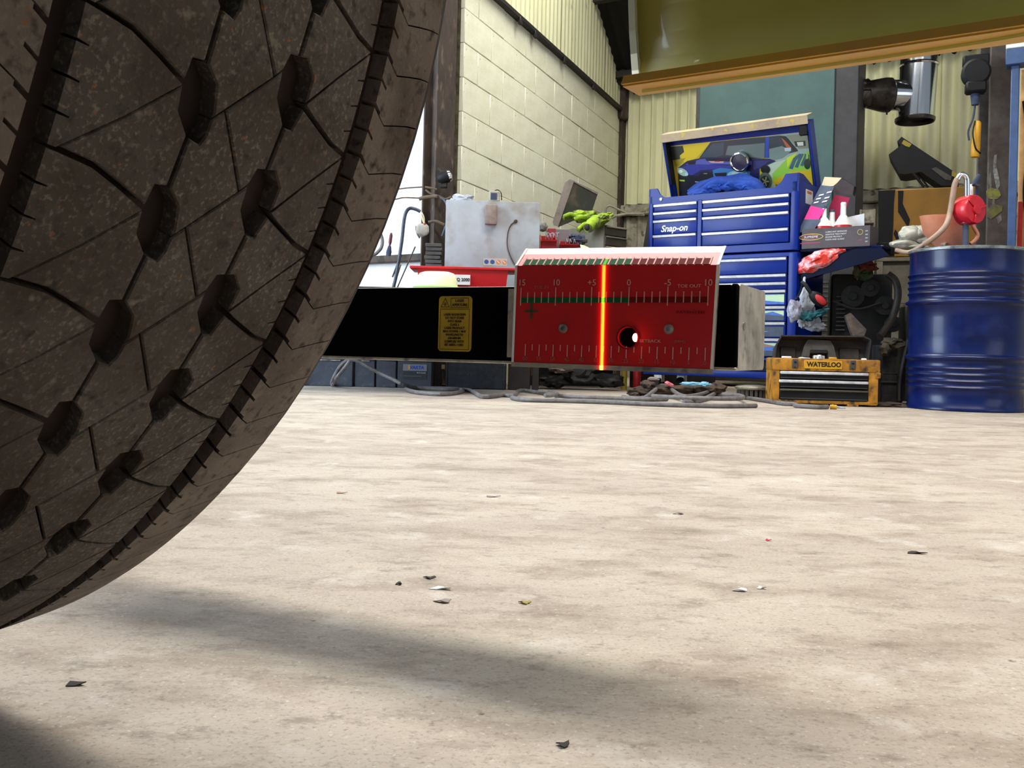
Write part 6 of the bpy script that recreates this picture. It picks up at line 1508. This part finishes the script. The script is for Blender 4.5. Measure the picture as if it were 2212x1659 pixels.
mb = MB(); mb.tube([(-.005, 0, 0), (.028, 0, 0)], .012, 10); mb.tube([(.005, 0, 0), (.012, 0, 0)], .014, 10); mb.build('plug_body', M_brightyel, t)
mb = MB(); mb.tube([(.028, 0, 0), (.072, 0, -.004)], .007, 8, r1=.003); mb.build('plug_tip', M_cloth, t)

# chips and scraps on the floor, measured from the photograph
for i, (px, py, a, b, m_, lb) in enumerate((
    (737, 1066, .009, .003, M_wood, 'thin brown curled shaving on the floor beside the tyre'),
    (1466, 1111, .008, .004, M_boxbrown, 'dark ragged flake on the floor below the board hole'),
    (1064, 1074, .012, .003, M_boxbrown, 'brown smudge-like flake in the middle of the floor'),
    (1660, 1168, .004, .002, M_redliq, 'tiny reddish chip on the floor at the laser trace'),
    (953, 1273, .010, .004, M_paper, 'pale paper scrap on the floor near the tyre'),
    (957, 1301, .008, .005, M_boxbrown, 'dark crumb just in front of the pale paper scrap'),
    (862, 1263, .003, .004, M_boxdk, 'small dark grit lump left of the pale paper scrap'),
    (1135, 1304, .006, .003, M_olivey, 'tiny yellowish chip in the middle foreground'),
    (1600, 1277, .008, .003, M_paper, 'pale flake on the right-hand floor'),
    (1645, 1272, .005, .002, M_paper, 'smaller pale flake beside the right-hand one'),
    (1980, 1196, .012, .005, M_boxdk, 'dark leaf-like scrap on the far right floor'),
    (163, 1480, .007, .004, M_boxdk, 'dark crumb in the bottom left foreground'),
    (1217, 1612, .004, .003, M_boxdk, 'dark crumb at the bottom middle foreground'),
    (928, 1250, .006, .002, M_boxdk, 'flat dark fleck above the pale paper scrap'))):
    q = G(px, py); mb = MB(); n = 9; k0 = random.random() * 6
    pts = []
    for k in range(n):
        an_ = 2 * math.pi * k / n; rr_ = 1 + .35 * math.sin(3 * an_ + k0) + .2 * random.uniform(-1, 1)
        pts.append((a * rr_ * math.cos(an_), max(b, .004) * rr_ * math.sin(an_), .0012 + .0012 * math.sin(2 * an_ + k0)))
    mb.hull(pts, (0, 0, .0008)); o = mb.build('floor_scrap', m_); o.location = (q.x, q.y, 0); tag(o, lb, 'scrap')

# lettering becomes plain mesh
bpy.context.view_layer.update()
dg = bpy.context.evaluated_depsgraph_get()
for o in [o for o in bpy.data.objects if o.type == 'FONT']:
    me = bpy.data.meshes.new_from_object(o.evaluated_get(dg)); nm = o.name.split('.')[0]
    n = bpy.data.objects.new('letters', me); col.objects.link(n); n.parent = o.parent
    n.location = o.location; n.rotation_euler = o.rotation_euler; n.scale = o.scale
    bpy.data.objects.remove(o); n.name = nm
